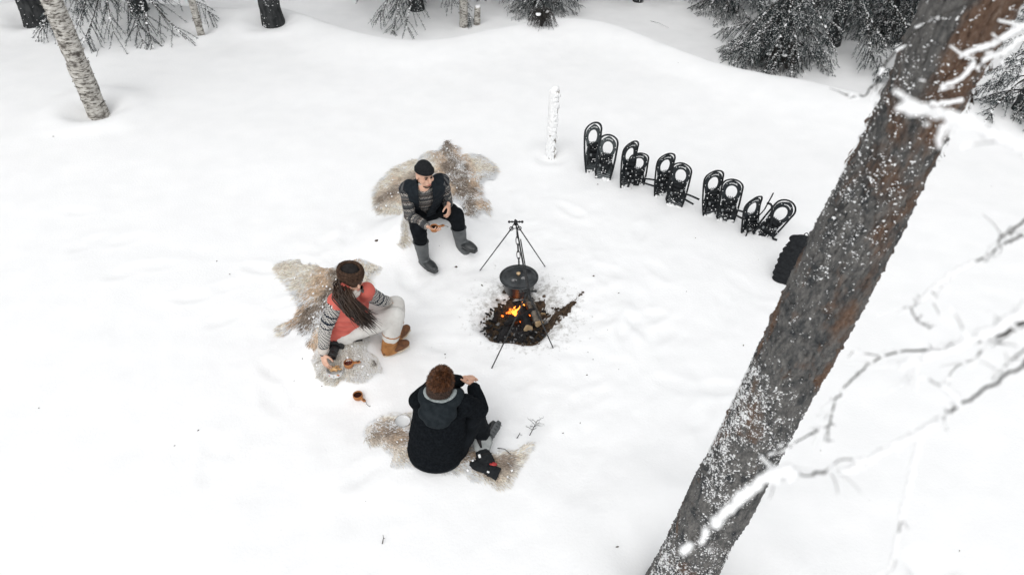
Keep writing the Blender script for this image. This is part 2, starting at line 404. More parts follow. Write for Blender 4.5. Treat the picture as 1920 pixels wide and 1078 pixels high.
def pine_bark():
    m = mat('pine_bark', (.1, .1, .1), rough=.92, spec=.2); t, b = nodes_of(m)
    tc = t.nodes.new('ShaderNodeTexCoord'); mp = t.nodes.new('ShaderNodeMapping'); mp.inputs['Scale'].default_value = (1, 1, .45)
    t.links.new(tc.outputs['Object'], mp.inputs[0])
    def nz(s, d=5, r=.55, dist=0):
        n = t.nodes.new('ShaderNodeTexNoise'); n.inputs['Scale'].default_value = s; n.inputs['Detail'].default_value = d; n.inputs['Roughness'].default_value = r
        n.inputs['Distortion'].default_value = dist; t.links.new(mp.outputs[0], n.inputs['Vector']); return n.outputs[0]
    def ramp(src, *st):
        r = t.nodes.new('ShaderNodeValToRGB'); e = r.color_ramp.elements
        while len(e) < len(st): e.new(.5)
        for k, (p, c) in enumerate(st): e[k].position = p; e[k].color = (*c, 1)
        t.links.new(src, r.inputs[0]); return r.outputs[0]
    grey = ramp(nz(58, 12, .78), (.26, (.045, .047, .050)), (.46, (.145, .142, .137)), (.68, (.30, .288, .270)))
    red = ramp(nz(62, 10, .75), (.3, (.075, .045, .031)), (.52, (.19, .118, .082)), (.72, (.32, .255, .205)))
    sl = ramp(nz(11, 8, .7, .8), (.46, (0, 0, 0)), (.60, (1, 1, 1))); ms_ = t.nodes.new('ShaderNodeMixRGB'); t.links.new(sl, ms_.inputs[0]); t.links.new(grey, ms_.inputs[1])
    t.links.new(ramp(nz(75, 10, .75), (.3, (.022, .025, .028)), (.6, (.070, .075, .079)), (.75, (.13, .13, .128))), ms_.inputs[2]); grey = ms_.outputs[0]
    sep = t.nodes.new('ShaderNodeSeparateXYZ'); t.links.new(tc.outputs['Object'], sep.inputs[0])
    mr = t.nodes.new('ShaderNodeMapRange'); mr.inputs['From Min'].default_value = .6; mr.inputs['From Max'].default_value = 4.2
    mr.inputs['To Min'].default_value = -.14; mr.inputs['To Max'].default_value = .018; t.links.new(sep.outputs[2], mr.inputs[0])
    ad = t.nodes.new('ShaderNodeMath'); ad.operation = 'ADD'; t.links.new(nz(5.5, 5, .6, .5), ad.inputs[0]); t.links.new(mr.outputs[0], ad.inputs[1])
    fac = ramp(ad.outputs[0], (.47, (0, 0, 0)), (.57, (1, 1, 1)))
    mx = t.nodes.new('ShaderNodeMixRGB'); t.links.new(fac, mx.inputs[0]); t.links.new(grey, mx.inputs[1]); t.links.new(red, mx.inputs[2])
    t.links.new(mx.outputs[0], b.inputs['Base Color'])
    bp = t.nodes.new('ShaderNodeBump'); bp.inputs['Strength'].default_value = 1.0; bp.inputs['Distance'].default_value = .022
    t.links.new(nz(60, 10, .75), bp.inputs['Height']); t.links.new(bp.outputs[0], b.inputs['Normal']); return m
PBARK = pine_bark()
def birch_bark():
    m = mat('birch_bark', (.5, .5, .5), rough=.8, spec=.2); t, b = nodes_of(m)
    tc = t.nodes.new('ShaderNodeTexCoord'); mp = t.nodes.new('ShaderNodeMapping'); mp.inputs['Scale'].default_value = (.30, .30, 1)
    t.links.new(tc.outputs['Object'], mp.inputs[0])
    n = t.nodes.new('ShaderNodeTexNoise'); n.inputs['Scale'].default_value = 42; n.inputs['Detail'].default_value = 6; n.inputs['Roughness'].default_value = .65
    t.links.new(mp.outputs[0], n.inputs['Vector']); r = t.nodes.new('ShaderNodeValToRGB'); e = r.color_ramp.elements; e.new(.5); e.new(.6)
    for k, (p, c) in enumerate([(.36, (.050, .045, .040)), (.44, (.20, .185, .165)), (.50, (.45, .43, .395)), (.66, (.60, .585, .55))]): e[k].position = p; e[k].color = (*c, 1)
    t.links.new(n.outputs[0], r.inputs[0])
    n2_ = t.nodes.new('ShaderNodeTexNoise'); n2_.inputs['Scale'].default_value = 6; n2_.inputs['Detail'].default_value = 5; t.links.new(tc.outputs['Object'], n2_.inputs['Vector'])
    r2 = t.nodes.new('ShaderNodeValToRGB'); r2.color_ramp.elements[0].position = .55; r2.color_ramp.elements[1].position = .68; t.links.new(n2_.outputs[0], r2.inputs[0])
    mx = t.nodes.new('ShaderNodeMixRGB'); t.links.new(r2.outputs[0], mx.inputs[0]); t.links.new(r.outputs[0], mx.inputs[1]); mx.inputs[2].default_value = (.09, .08, .072, 1)
    t.links.new(mx.outputs[0], b.inputs['Base Color'])
    bp = t.nodes.new('ShaderNodeBump'); bp.inputs['Strength'].default_value = .7; bp.inputs['Distance'].default_value = .008
    t.links.new(n.outputs[0], bp.inputs['Height']); t.links.new(bp.outputs[0], b.inputs['Normal']); return m
BBARK = birch_bark()
def knit(name, cols, motif_a, motif_b, period, fine):
    """rows of patterned wool that run round the limb: ku = metres along it, kv = metres round it"""
    m = mat(name, (.3, .3, .3), rough=.95, spec=.15, bump=.35, bscale=260); t, b = nodes_of(m)
    def A(n): a = t.nodes.new('ShaderNodeAttribute'); a.attribute_name = n; return a.outputs['Fac']
    def M(op, a, c=None):
        x = t.nodes.new('ShaderNodeMath'); x.operation = op
        for i, q in enumerate((a, c)):
            if q is None: continue
            if isinstance(q, (int, float)): x.inputs[i].default_value = q
            else: t.links.new(q, x.inputs[i])
        return x.outputs[0]
    ku, kv = A('ku'), A('kv'); fr = M('FRACT', M('DIVIDE', ku, period))
    def cr(stops, interp='CONSTANT'):
        r = t.nodes.new('ShaderNodeValToRGB'); r.color_ramp.interpolation = interp; e = r.color_ramp.elements
        while len(e) < len(stops): e.new(.5)
        for k, (p, c) in enumerate(stops): e[k].position = p; e[k].color = (*c, 1)
        t.links.new(fr, r.inputs[0]); return r.outputs[0]
    base, mot = cr([(p, c) for p, c, d in cols]), cr([(p, d) for p, c, d in cols])
    s1 = M('SINE', M('MULTIPLY', kv, 6.283 / fine)); s2 = M('SINE', M('MULTIPLY', ku, 6.283 / fine))
    s3 = M('SINE', M('MULTIPLY', M('ADD', kv, ku), 6.283 / (fine * 1.9)))
    f = M('GREATER_THAN', M('ADD', M('MULTIPLY', s1, s2), M('MULTIPLY', s3, .35)), .08)
    mx = t.nodes.new('ShaderNodeMixRGB'); t.links.new(f, mx.inputs[0]); t.links.new(base, mx.inputs[1]); t.links.new(mot, mx.inputs[2])
    t.links.new(mx.outputs[0], b.inputs['Base Color']); return m
_g, _d, _w, _b = (.085, .088, .09), (.018, .019, .022), (.50, .47, .43), (.20, .17, .15)
KNITA = knit('grey_patterned_knit', [(0, _g, _d), (.14, _d, _d), (.19, _d, _w), (.36, _g, _g), (.48, _g, _b), (.60, _d, _g), (.68, _b, _d), (.82, _d, _w), (.93, _g, _g)], _d, _w, .17, .021)
_n, _c = (.016, .022, .034), (.66, .63, .585)
KNITB = knit('white_navy_patterned_knit', [(0, _n, _c), (.17, _n, _n), (.20, _n, _c), (.30, _n, _n), (.34, _c, _n), (.42, _n, _n), (.445, _c, _n), (.78, _n, _c), (.86, _n, _n), (.885, _c, _c)], _n, _c, .56, .019)
KNITCREAM = mat('cream_rib_knit', (.56, .51, .46), (.66, .61, .56), 60, .95, .4, 200)

# ---------------------------------------------------------------- the snow
def axis(segs):
    out = [segs[0][0]]
    for a, b, st in segs:
        n = max(1, int(round((b - a) / st))); out += list(a + (b - a) * (np.arange(1, n + 1) / n))
    return np.array(out)
gx = axis([(-90, -20, 5), (-20, -9.5, .4), (-9.5, -3.4, .06), (-3.4, 3.4, .03), (3.4, 9.5, .06), (9.5, 20, .4), (20, 90, 5)])
gy = axis([(-60, -10, 5), (-10, 1.2, .3), (1.2, 7.2, .03), (7.2, 16, .06), (16, 26, .4), (26, 120, 5)])
GX, GY = np.meshgrid(gx, gy); gz = Z(GX.ravel(), GY.ravel()); nx, ny = len(gx), len(gy)
ii = (np.arange(ny - 1)[:, None] * nx + np.arange(nx - 1)[None, :]).ravel()
GZ = gz.reshape(ny, nx)
def zf(x, y):                      # height of the snow at one point, read off the mesh
    i = min(max(int(np.searchsorted(gx, x)) - 1, 0), nx - 2); j = min(max(int(np.searchsorted(gy, y)) - 1, 0), ny - 2)
    u = (x - gx[i]) / (gx[i + 1] - gx[i]); v = (y - gy[j]) / (gy[j + 1] - gy[j])
    return float((GZ[j, i] * (1 - u) + GZ[j, i + 1] * u) * (1 - v) + (GZ[j + 1, i] * (1 - u) + GZ[j + 1, i + 1] * u) * v)
t_, b_ = nodes_of(SNOW)
def snow_dirt():
    t = t_; base = b_.inputs['Base Color'].links[0].from_socket
    tc = t.nodes.new('ShaderNodeTexCoord'); vm = t.nodes.new('ShaderNodeVectorMath'); vm.operation = 'DISTANCE'
    t.links.new(tc.outputs['Object'], vm.inputs[0]); vm.inputs[1].default_value = (FIRE[0] + .1, FIRE[1] + .1, -.05)
    n = t.nodes.new('ShaderNodeTexNoise'); n.inputs['Scale'].default_value = 14; n.inputs['Detail'].default_value = 8; n.inputs['Roughness'].default_value = .75
    t.links.new(tc.outputs['Object'], n.inputs['Vector'])
    mr = t.nodes.new('ShaderNodeMapRange'); mr.inputs['From Min'].default_value = .25; mr.inputs['From Max'].default_value = .85
    mr.inputs['To Min'].default_value = .17; mr.inputs['To Max'].default_value = -.16; t.links.new(vm.outputs['Value'], mr.inputs[0])
    ad = t.nodes.new('ShaderNodeMath'); ad.operation = 'ADD'; t.links.new(n.outputs[0], ad.inputs[0]); t.links.new(mr.outputs[0], ad.inputs[1])
    r = t.nodes.new('ShaderNodeValToRGB'); r.color_ramp.elements[0].position = .52; r.color_ramp.elements[1].position = .75; t.links.new(ad.outputs[0], r.inputs[0])
    mx = t.nodes.new('ShaderNodeMixRGB'); t.links.new(r.outputs[0], mx.inputs[0]); t.links.new(base, mx.inputs[1]); mx.inputs[2].default_value = (.33, .315, .29, 1)
    t.links.new(mx.outputs[0], b_.inputs['Base Color'])
snow_dirt()
g = fast_mesh('snow_ground', np.c_[GX.ravel(), GY.ravel(), gz], np.stack([ii, ii + 1, ii + nx + 1, ii + nx], 1), SNOW)
tag(g, 'white snow covering the whole forest clearing', 'snow', kind='structure')

# ---------------------------------------------------------------- trees
def trunk_mesh(name, pts, rad, n, step, matl, parent, amp=.02, fz=10.0, seed=0, flakes=0.0):
    """a tapering trunk with uneven bark relief"""
    pts = np.asarray(pts, float); seg = np.linalg.norm(np.diff(pts, axis=0), axis=1); L = np.r_[0, np.cumsum(seg)]
    m = max(4, int(L[-1] / step)); s = np.linspace(0, L[-1], m)
    P_ = np.stack([np.interp(s, L, pts[:, k]) for k in range(3)], 1); R_ = np.interp(s, L, rad)
    t = MB().tube(P_, R_, n); v = t.v[0]; ax = np.repeat(P_, n, axis=0); d = (v - ax); dn = d / (np.linalg.norm(d, axis=1)[:, None] + 1e-9)
    rr = np.repeat(R_, n)[:, None]; q = np.c_[dn[:, :2] * rr * fz + ax[:, :2] * fz * .3, v[:, 2] * fz * .35]
    h = fbm(q, 4, seed) + flakes * np.maximum(0, noise3(q * 2.2, seed + 7)) ** 2
    if flakes > 1.55: h = h - 1.5 * np.maximum(0, 1 - np.abs(noise3(q * V(1.1, 1.1, 1.6), seed + 3)) * 4.5) ** 2 + .8 * noise3(q * 3.1, seed + 5) + 2.2 * noise3(v * V(4, 4, 2.2), seed + 6)
    t.v[0] = v + dn * (h[:, None] * amp)
    return t.build(name, matl, parent)
def bark_snow(pts, rad, count, seed, side, spread=1.2, size=(.006, .016), lo=0.0, hi=1.0, bias=0.0):
    """small lumps of snow caught on the bark, mostly on the side that faces 'side'"""
    rg = np.random.default_rng(seed); mb = MB(); pts = np.asarray(pts, float)
    seg = np.linalg.norm(np.diff(pts, axis=0), axis=1); L = np.r_[0, np.cumsum(seg)]; sd_ = math.atan2(side[1], side[0]); n = count * 6
    s = rg.uniform(lo, hi, n) * L[-1]; P_ = np.stack([np.interp(s, L, pts[:, j]) for j in range(3)], 1); r = np.interp(s, L, rad); a = sd_ + rg.normal(0, spread, n)
    ok = noise3(np.stack([np.cos(a) * 2.5, np.sin(a) * 2.5, s * 5], 1), seed) * .8 + noise3(np.stack([np.cos(a) * 6, np.sin(a) * 6, s * 17], 1), seed + 1) * 1.0 > rg.uniform(-.3, .75, n) - bias; i = np.nonzero(ok)[0][:count]
    z = rg.uniform(0, 1, len(i)) ** 2.2 * (size[1] - size[0]) + size[0]; d = np.stack([np.cos(a[i]), np.sin(a[i]), np.zeros(len(i))], 1)
    C = P_[i] + d * (r[i] * 1.003)[:, None]; RR = np.stack([z * rg.uniform(.6, 1.7, len(i)), z * rg.uniform(.6, 1.7, len(i)), z * rg.uniform(.4, 1.1, len(i))], 1)
    j = rg.integers(0, len(i), int(len(i) * .9)); tn = np.stack([-d[j, 1], d[j, 0], np.zeros(len(j))], 1)                     # crumbs that cling to larger ones
    C2 = C[j] + tn * (z[j] * rg.normal(0, 1.8, len(j)))[:, None] + V(0, 0, 1) * (z[j] * rg.normal(0, 1.6, len(j)))[:, None]
    return mb.lumps(np.concatenate([C, C2]), np.concatenate([RR, RR[j] * rg.uniform(.35, .85, (len(j), 1))]), .7, 6, 4)
def snow_line(mb, pts, rad, seed, cover=.9, up=.6):
    """rounded snow lying along the top of a branch"""
    rg = np.random.default_rng(seed); pts = np.asarray(pts, float); seg = np.linalg.norm(np.diff(pts, axis=0), axis=1); L = np.r_[0, np.cumsum(seg)]; s = 0.0
    while s < L[-1]:
        r = np.interp(s, L, rad) * rg.uniform(.5, 1.35); p = V(*[np.interp(s, L, pts[:, j]) for j in range(3)])
        if noise3(V(s * 9 / max(L[-1], .2), seed, .3), seed)[0] < cover * 2 - 1:
            mb.lump(p + V(rg.normal(0, r * .12), rg.normal(0, r * .12), r * up), (r * 1.15, r * 1.15, r * .95), s * 31 + seed, .42, n=10, m=7)
            if rg.random() < .5: mb.lump(p + rg.normal(0, r * .8, 3) * V(1, 1, .4) + V(0, 0, r * up), r * rg.uniform(.25, .55), s * 17 + seed, .5, n=7, m=5)
        s += r * .62
    return mb

# --- spruce crowns: two kinds, shared by the trees
def spruce_crown(seed, Ht, zb, Lmax, nbr, droop, dense):
    rg = np.random.default_rng(seed); W_ = MB(); S = MB(); bv = []; SC = []; SR = []
    def blades(o, d, k, ln, wd):
        n = len(o)
        side = np.cross(d, rg.normal(0, 1, (n, 3))); side /= np.linalg.norm(side, axis=1)[:, None] + 1e-9
        bv.append(np.stack([o - side * wd, o + side * wd, o + d * ln[:, None]], 1))
    for b in range(nbr):
        f = (b + rg.random()) / nbr; z = zb + (Ht - zb) * f ** 1.9; az = rg.uniform(0, 6.283); L = Lmax * (1 - (z - zb) / (Ht - zb + .5)) ** .75 * rg.uniform(.7, 1.1)
        low = z < 4.2; m = 9; t = np.linspace(0, 1, m); dirn = V(math.cos(az), math.sin(az), 0); sd2 = V(-dirn[1], dirn[0], 0)
        zz = z - droop * L * (t ** 1.4) * rg.uniform(.7, 1.2) + .12 * L * np.maximum(0, t - .7) * 2
        P_ = dirn * (L * t)[:, None] * (1 - .12 * t[:, None]) + V(0, 0, 1) * zz[:, None] + sd2 * (.06 * L * np.sin(t * 3 + rg.uniform(0, 6)))[:, None]
        W_.tube(P_, np.linspace(.016, .004, m) * (L / 1.5) ** .5, 5)
        nt_ = int((34 if z < 2.6 else 12 if low else 7) * dense)
        for q in range(nt_):
            tt = rg.uniform(.15, 1.0); p = V(*[np.interp(tt, t, P_[:, j]) for j in range(3)]); sg = 1 if q % 2 else -1
            tl = L * rg.uniform(.16, .38) * (1.15 - .65 * tt); dd = nrm(dirn * rg.uniform(.2, .9) + sd2 * sg * rg.uniform(.35, .9) + V(0, 0, -rg.uniform(.3, 1.4)))
            e = p + dd * tl + V(0, 0, -.25 * tl); mid = (p + e) / 2 + V(0, 0, .06 * tl); 
            if low: W_.tube([p, mid, e], [.004, .003, .0012], 3, caps=False)
            nb = int((58 if z < 2.6 else 30 if low else 14) * min(1.4, tl / .3) + 4); u = rg.random(nb) ** .8
            o = (p * ((1 - u) ** 2)[:, None] + mid * (2 * u * (1 - u))[:, None] + e * (u ** 2)[:, None])
            dv = dd + rg.normal(0, .75, (nb, 3)) + V(0, 0, -.35); dv /= np.linalg.norm(dv, axis=1)[:, None]
            blades(o, dv, nb, rg.uniform(.02, .065, nb) * (1 if low else 1.8), np.full(nb, .0028 if low else .011)[:, None])
            if z < 3.4:
                k = rg.integers(7, 17); u = rg.random(k)[:, None]; SC.append(p * (1 - u) + e * u + rg.normal(0, .012, (k, 3)) + V(0, 0, .006)); SR.append(rg.uniform(.0025, .0065, (k, 1)) * rg.uniform(.7, 2.0, (k, 3)) * V(1, 1, .7))
        if z < 3.4:
            k = int(18 * L); u = rg.uniform(.2, 1, k); SC.append(np.stack([np.interp(u, t, P_[:, j]) for j in range(3)], 1) + V(0, 0, .010) + rg.normal(0, .006, (k, 3))); SR.append(rg.uniform(.006, .017, (k, 1)) * rg.uniform(.7, 1.8, (k, 3)) * V(1, 1, .6))
    S.lumps(np.concatenate(SC), np.concatenate(SR), .55, 6, 4)
    tri = np.concatenate(bv).reshape(-1, 3); v0 = W_.verts(); F_ = W_.f
    nm = MB(); nm.add(tri, np.arange(len(tri)).reshape(-1, 3).tolist())
    return W_, nm, S
CROWN = {}
def crown_meshes(kind):
    if kind in CROWN: return CROWN[kind]
    a = {'low': (21, 10.5, .55, 1.75, 104, .62, 1.0), 'mid': (33, 11.5, 1.15, 2.0, 92, .72, 1.0), 'high': (47, 12.5, 3.0, 1.9, 60, .55, .9), 'small': (58, 3.4, .25, .95, 52, .85, .8)}[kind]
    W_, N_, S_ = spruce_crown(*a)
    out = []
    for nme, mb, mt in (('crown', N_, NEEDLE), ('limb_wood', W_, TWIGM), ('snow_on_crown', S_, CLUMP)):
        o = mb.build(nme, mt, None, smooth=nme != 'crown'); out.append((nme, o.data)); bpy.data.objects.remove(o)
    CROWN[kind] = out; return out
def spruce(px, py, rad, kind, rot, label, scale=1.0, name='spruce_tree', lean=(0, 0), group='trees at the edge of the clearing'):
    p = on(px, py); t = thing(name, p - V(0, 0, .05), label, 'tree', group); hgt = {'low': 10.5, 'mid': 11.5, 'high': 12.5, 'small': 3.4}[kind] * scale
    b = p - V(0, 0, .25); top = p + V(lean[0] * hgt, lean[1] * hgt, hgt); base = p + V(lean[0] * .3, lean[1] * .3, .3)
    pts = [b, base, b * .6 + top * .4, top]; rr = [rad * 1.35, rad, rad * .62, .01]
    trunk_mesh('trunk', pts, rr, 26, .05, SBARK, t, rad * .13, 16, int(px))
    if kind != 'small':
        bark_snow(pts, rr, 260, int(px) + 1, (-.3, -1, 0), 1.0, (.003, .010), 0, .16).build('snow_on_bark', CLUMP, t)
    main = None
    for nme, me in crown_meshes(kind):
        o = bpy.data.objects.new(nme, me); link(o, t if main is None else main); o['kind'] = 'stuff'
        if main is None: main = o; o.rotation_euler = (-lean[1], lean[0], rot); o.scale = (scale,) * 3
    return t
spruce(78, 50, .22, 'high', .4, 'thick dark snow-flecked trunk behind the leaning birch in the top left corner', lean=(-.015, .0))
spruce(262, 20, .14, 'mid', 1.9, 'dark spruce with drooping twigs between the two birches at upper left')
spruce(514, 48, .18, 'high', 3.3, 'bare dark trunk standing alone on the snow right of the thin birch')
spruce(781, 18, .15, 'mid', 4.9, 'dark trunk with hanging snowy twigs left of the short birch snag')
spruce(1010, 24, .12, 'low', .9, 'spruce whose low twigs hang to the snow bank behind the white post', .62)
spruce(1196, 3, .10, 'high', 2.2, 'slim far trunk just showing at the top edge above the snowshoes')
spruce(1452, 112, .20, 'low', 2.6, 'big snowy spruce with branches down to the bank above the snowshoes', .92)
spruce(1560, 84, .13, 'mid', 5.4, 'dark trunk standing in the hollow right of the big spruce')
spruce(1372, 22, .12, 'low', 1.2, 'spruce behind the left side of the big snowy spruce', .8)
spruce(1655, 60, .14, 'low', 3.9, 'spruce with frosted branches in the hollow just left of the leaning pine', .85)
spruce(1715, 165, .08, 'small', .3, 'young spruce half hidden behind the pine trunk', 1.0)
spruce(1905, 205, .06, 'small', 2.0, 'small drooping spruce at the right edge beyond the pine', .95, lean=(.05, 0))
spruce(1790, 30, .13, 'mid', .7, 'dark spruce trunk seen beyond the right edge of the pine', .95)

def birch(px, py, rad, tgt, label, hgt=9.0, n=40):
    p = on(px, py); t = thing('birch_tree', p, label, 'tree', 'trees at the edge of the clearing'); top = p + V(tgt[0] * hgt, tgt[1] * hgt, hgt)
    pts = [p - V(0, 0, .2), p + (top - p) * .02, p + (top - p) * .3 + V(.05, 0, 0), p + (top - p) * .6, top]; rr = [rad * 1.12, rad, rad * .82, rad * .5, .012]
    trunk_mesh('trunk', pts, rr, n, .03, BBARK, t, rad * .10, 14, int(px), 1.5)
    fl = MB(); rg = np.random.default_rng(int(px))                     # curled flakes of peeling bark
    for k in range(int(330 * rad / .14)):
        s = rg.uniform(.02, .36); q = p + (top - p) * s + (V(.05, 0, 0) * s / .3 if s < .3 else V(.05 * max(0, .6 - s) / .3, 0, 0)); r = np.interp(s, [0.02, .3, .6], [rad, rad * .82, rad * .5]); a = rg.uniform(0, 6.28)
        d = V(math.cos(a), math.sin(a), 0); sd_ = V(-d[1], d[0], 0); w = rg.uniform(.01, .035); h = rg.uniform(.006, .022); o = q + d * r
        fl.add([o - sd_ * w, o + sd_ * w, o + sd_ * w * .7 + d * h * 1.4 + V(0, 0, h * rg.uniform(-.6, 1)), o - sd_ * w * .8 + d * h + V(0, 0, h * rg.uniform(-.6, 1))], [(0, 1, 2, 3)])
    fl.build('peeling_bark', BBARK, t, smooth=False)
    cr = MB(); sn = MB()
    def grow(o, d, L, r, lev):
        e = [o]; m = 5
        for k in range(m): d = nrm(d + rg.normal(0, .16, 3) + V(0, 0, -.04 * lev)); e.append(e[-1] + d * L / m)
        cr.tube(e, np.linspace(r, r * .35, m + 1), 5 if lev < 2 else 3, caps=False)
        if lev == 1: snow_line(sn, e, np.full(m + 1, r * 1.3 + .008), int(L * 1000), .6)
        if lev < 3:
            for k in range(5 if lev < 2 else 4): q = e[rg.integers(1, m + 1)]; grow(q, nrm(d + rg.normal(0, .6, 3)), L * rg.uniform(.4, .62), r * .45, lev + 1)
    for k in range(9):
        s = rg.uniform(.42, .95); a = rg.uniform(0, 6.28); grow(p + (top - p) * s, nrm(V(math.cos(a), math.sin(a), rg.uniform(.4, 1.1))), hgt * .26 * (1.2 - s), rad * .3 * (1.15 - s) + .006, 1)
    c = cr.build('crown', TWIGM, t); sn.build('snow_on_crown', CLUMP, c)
    return t
birch(187, 219, .135, (-.002, .004), 'large birch with peeling white bark leaning at upper left')
birch(378, 68, .06, (0, 0), 'thin birch trunk standing right of the large birch', 6.5, 24)
birch(870, 50, .085, (.0, .01), 'birch trunk at the edge of the hollow, beside the short snag', 8.0, 30)

# short broken snag beside that birch
p = on(893, 46); t = thing('birch_snag', p, 'short broken birch snag leaning beside a taller birch trunk', 'snag')
trunk_mesh('trunk', [p - V(0, 0, .15), p + V(.04, 0, .35)], [.075, .06], 24, .02, BBARK, t, .008, 16, 5)
m = MB(); m.lump(p + V(.042, 0, .36), (.06, .06, .03), 2, .3); m.build('snow_cap', CLUMP, t)
# bent twiggy bush in front of the middle spruce
def bush(px, py, label, w, h, n, seed, k_snow=10):
    p = on(px, py); t = thing('bent_bush', p, label, 'bush'); rg = np.random.default_rng(seed); mb = MB(); sn = MB()
    for k in range(n):
        a = rg.uniform(0, 6.28); r = w * rg.uniform(.35, 1.05); hh = h * rg.uniform(.6, 1.05); u = np.linspace(0, 1, 8)
        x = p[0] + r * math.cos(a) * u ** .8; y = p[1] + r * .8 * math.sin(a) * u ** .8; z = p[2] + hh * np.sin(np.minimum(1, u * 1.02) * math.pi * .97) ** .8 * (1 - .1 * u)
        e = np.stack([x, y, z], 1) + rg.normal(0, .008, (8, 3)); mb.tube(e, np.linspace(.006, .0022, 8), 4, caps=False)
        for q in range(3):
            i = rg.integers(3, 8); mb.tube([e[i], e[i] + rg.normal(0, .05, 3) + V(0, 0, -.07)], [.0028, .0012], 3, caps=False)
    for k in range(k_snow): sn.lump(p + V(rg.normal(0, w * .3), rg.normal(0, w * .3), h * rg.uniform(.6, .95)), (.05, .05, .02), k, .4)
    b = mb.build('twigs', TWIGM, t); sn.build('snow_on_twigs', CLUMP, b); return t
bush(1016, 50, 'dome of bent twigs under the middle spruce on the bank', .26, .34, 90, 4, 3)
bush(1660, 72, 'tangle of dark twigs in the hollow beside the pine', .40, .42, 120, 8, 4)
bush(1455, 128, 'dense dark twigs at the foot of the big snowy spruce', .5, .5, 190, 12, 14)

# white post: a birch stump plastered with snow
p = on(1033, 294); t = thing('snowy_stump', p, 'upright birch stump plastered with white snow left of the snowshoes', 'stump')
pt = [p - V(0, 0, .15), p + V(.0, 0, .45), p + V(.02, 0, .93)]
trunk_mesh('trunk', pt, [.062, .056, .055], 22, .02, BBARK, t, .006, 20, 3)
rg = np.random.default_rng(3); mb = MB()
for k in range(420):
    s = rg.uniform(0, 1) ** .9; a = rg.normal(-2.35, .75); q = p + V(.02 * s, 0, .93 * s) + V(math.cos(a), math.sin(a), 0) * .054
    mb.lump(q, (.022, .022, .03), k * .7, .4, n=7, m=5)
mb.lump(p + V(.02, 0, .95), (.055, .055, .035), 1, .3); mb.build('snow_crust', CLUMP, t)

# --- the leaning pine close to the camera
PINE0, PINE1 = at_depth(1279, 1078, 4.45), at_depth(1775, 100, 1.80)
pd = (PINE1 - PINE0); pd /= pd[2]
pb = PINE0 + pd * (zf(PINE0[0], PINE0[1]) - PINE0[2])
t = thing('pine_tree', pb, 'tall pine trunk with grey and rusty snow-flecked bark slanting across the right', 'tree')
pp = [pb - pd * .25, pb + pd * .15, PINE0 + pd * .3, PINE1, pb + pd * 6.0, pb + pd * 10.5]
pr = [.22, .195, .178, .106, .088, .02]
trunk_mesh('trunk', pp, pr, 190, .010, PBARK, t, .0060, 52, 2, 1.6)
sn = bark_snow(pp, pr, 7500, 61, (-1, -.45, 0), .60, (.0009, .0042), .02, .27, .5)
s2 = bark_snow(pp, pr, 4200, 62, (-.8, -.65, 0), 1.0, (.0007, .0030), .22, .46, .35)
s3 = bark_snow(pp, pr, 3800, 63, (-.2, -1, 0), .9, (.0007, .0034), .02, .28, .25)
s4 = bark_snow(pp, pr, 40, 64, (-.6, -1, 0), .8, (.003, .0065), .05, .44)
for q in (s2, s3, s4): sn.add(q.verts(), q.f)
sn.build('snow_on_bark', CLUMP, t)
fl = MB(); rg = np.random.default_rng(9)                               # lifted bark scales that break the outline
for k in range(520):
    s = rg.uniform(0, 4.4); q = pb + pd * s; r = np.interp(s, [0, .15, .6, PINE1[2] - pb[2], 6], [.2, .195, .178, .106, .088]); a = rg.uniform(0, 6.28)
    d = V(math.cos(a), math.sin(a), 0); sd_ = V(-d[1], d[0], 0); w = rg.uniform(.006, .018); h = rg.uniform(.01, .035); o = q + d * (r + .001)
    if noise3(V(math.cos(a), math.sin(a), s * 2), 5)[0] < .1: continue
    fl.add([o - sd_ * w, o + sd_ * w * .8, o + sd_ * w * .6 + d * .006 - V(0, 0, h), o - sd_ * w * .7 + d * .009 - V(0, 0, h * .8), o + d * .003 - V(0, 0, h * .5)], [(0, 1, 4), (1, 2, 4), (2, 3, 4), (3, 0, 4)])
fl.build('bark_scales', PBARK, t, smooth=False)
cr = MB(); bl = []; sc_ = MB()
for k in range(26):
    s = rg.uniform(6.8, 10.4); a = rg.uniform(0, 6.28); L = (10.9 - s) * .45 + .5; o = pb + pd * s; e = [o]; d = V(math.cos(a), math.sin(a), .25)
    for j in range(5): d = nrm(d + rg.normal(0, .15, 3)); e.append(e[-1] + d * L / 5)
    cr.tube(e, np.linspace(.03, .006, 6), 5, caps=False)
    for j in range(14):
        c = e[rg.integers(2, 6)] + rg.normal(0, .14, 3); nb = 24; dv = rg.normal(0, 1, (nb, 3)); dv /= np.linalg.norm(dv, axis=1)[:, None]; side = np.cross(dv, rg.normal(0, 1, (nb, 3))); side /= np.linalg.norm(side, axis=1)[:, None]
        bl.append(np.stack([c - side * .004, c + side * .004, c + dv * .11], 1))
    sc_.lump(e[4] + V(0, 0, .05), (.16, .16, .06), k, .4)
bl = np.concatenate(bl).reshape(-1, 3); cm = MB(); cm.add(bl, np.arange(len(bl)).reshape(-1, 3).tolist())
c = cm.build('crown', NEEDLE, t, smooth=False); cr.build('limb_wood', TWIGM, c); sc_.build('snow_on_crown', CLUMP, c)

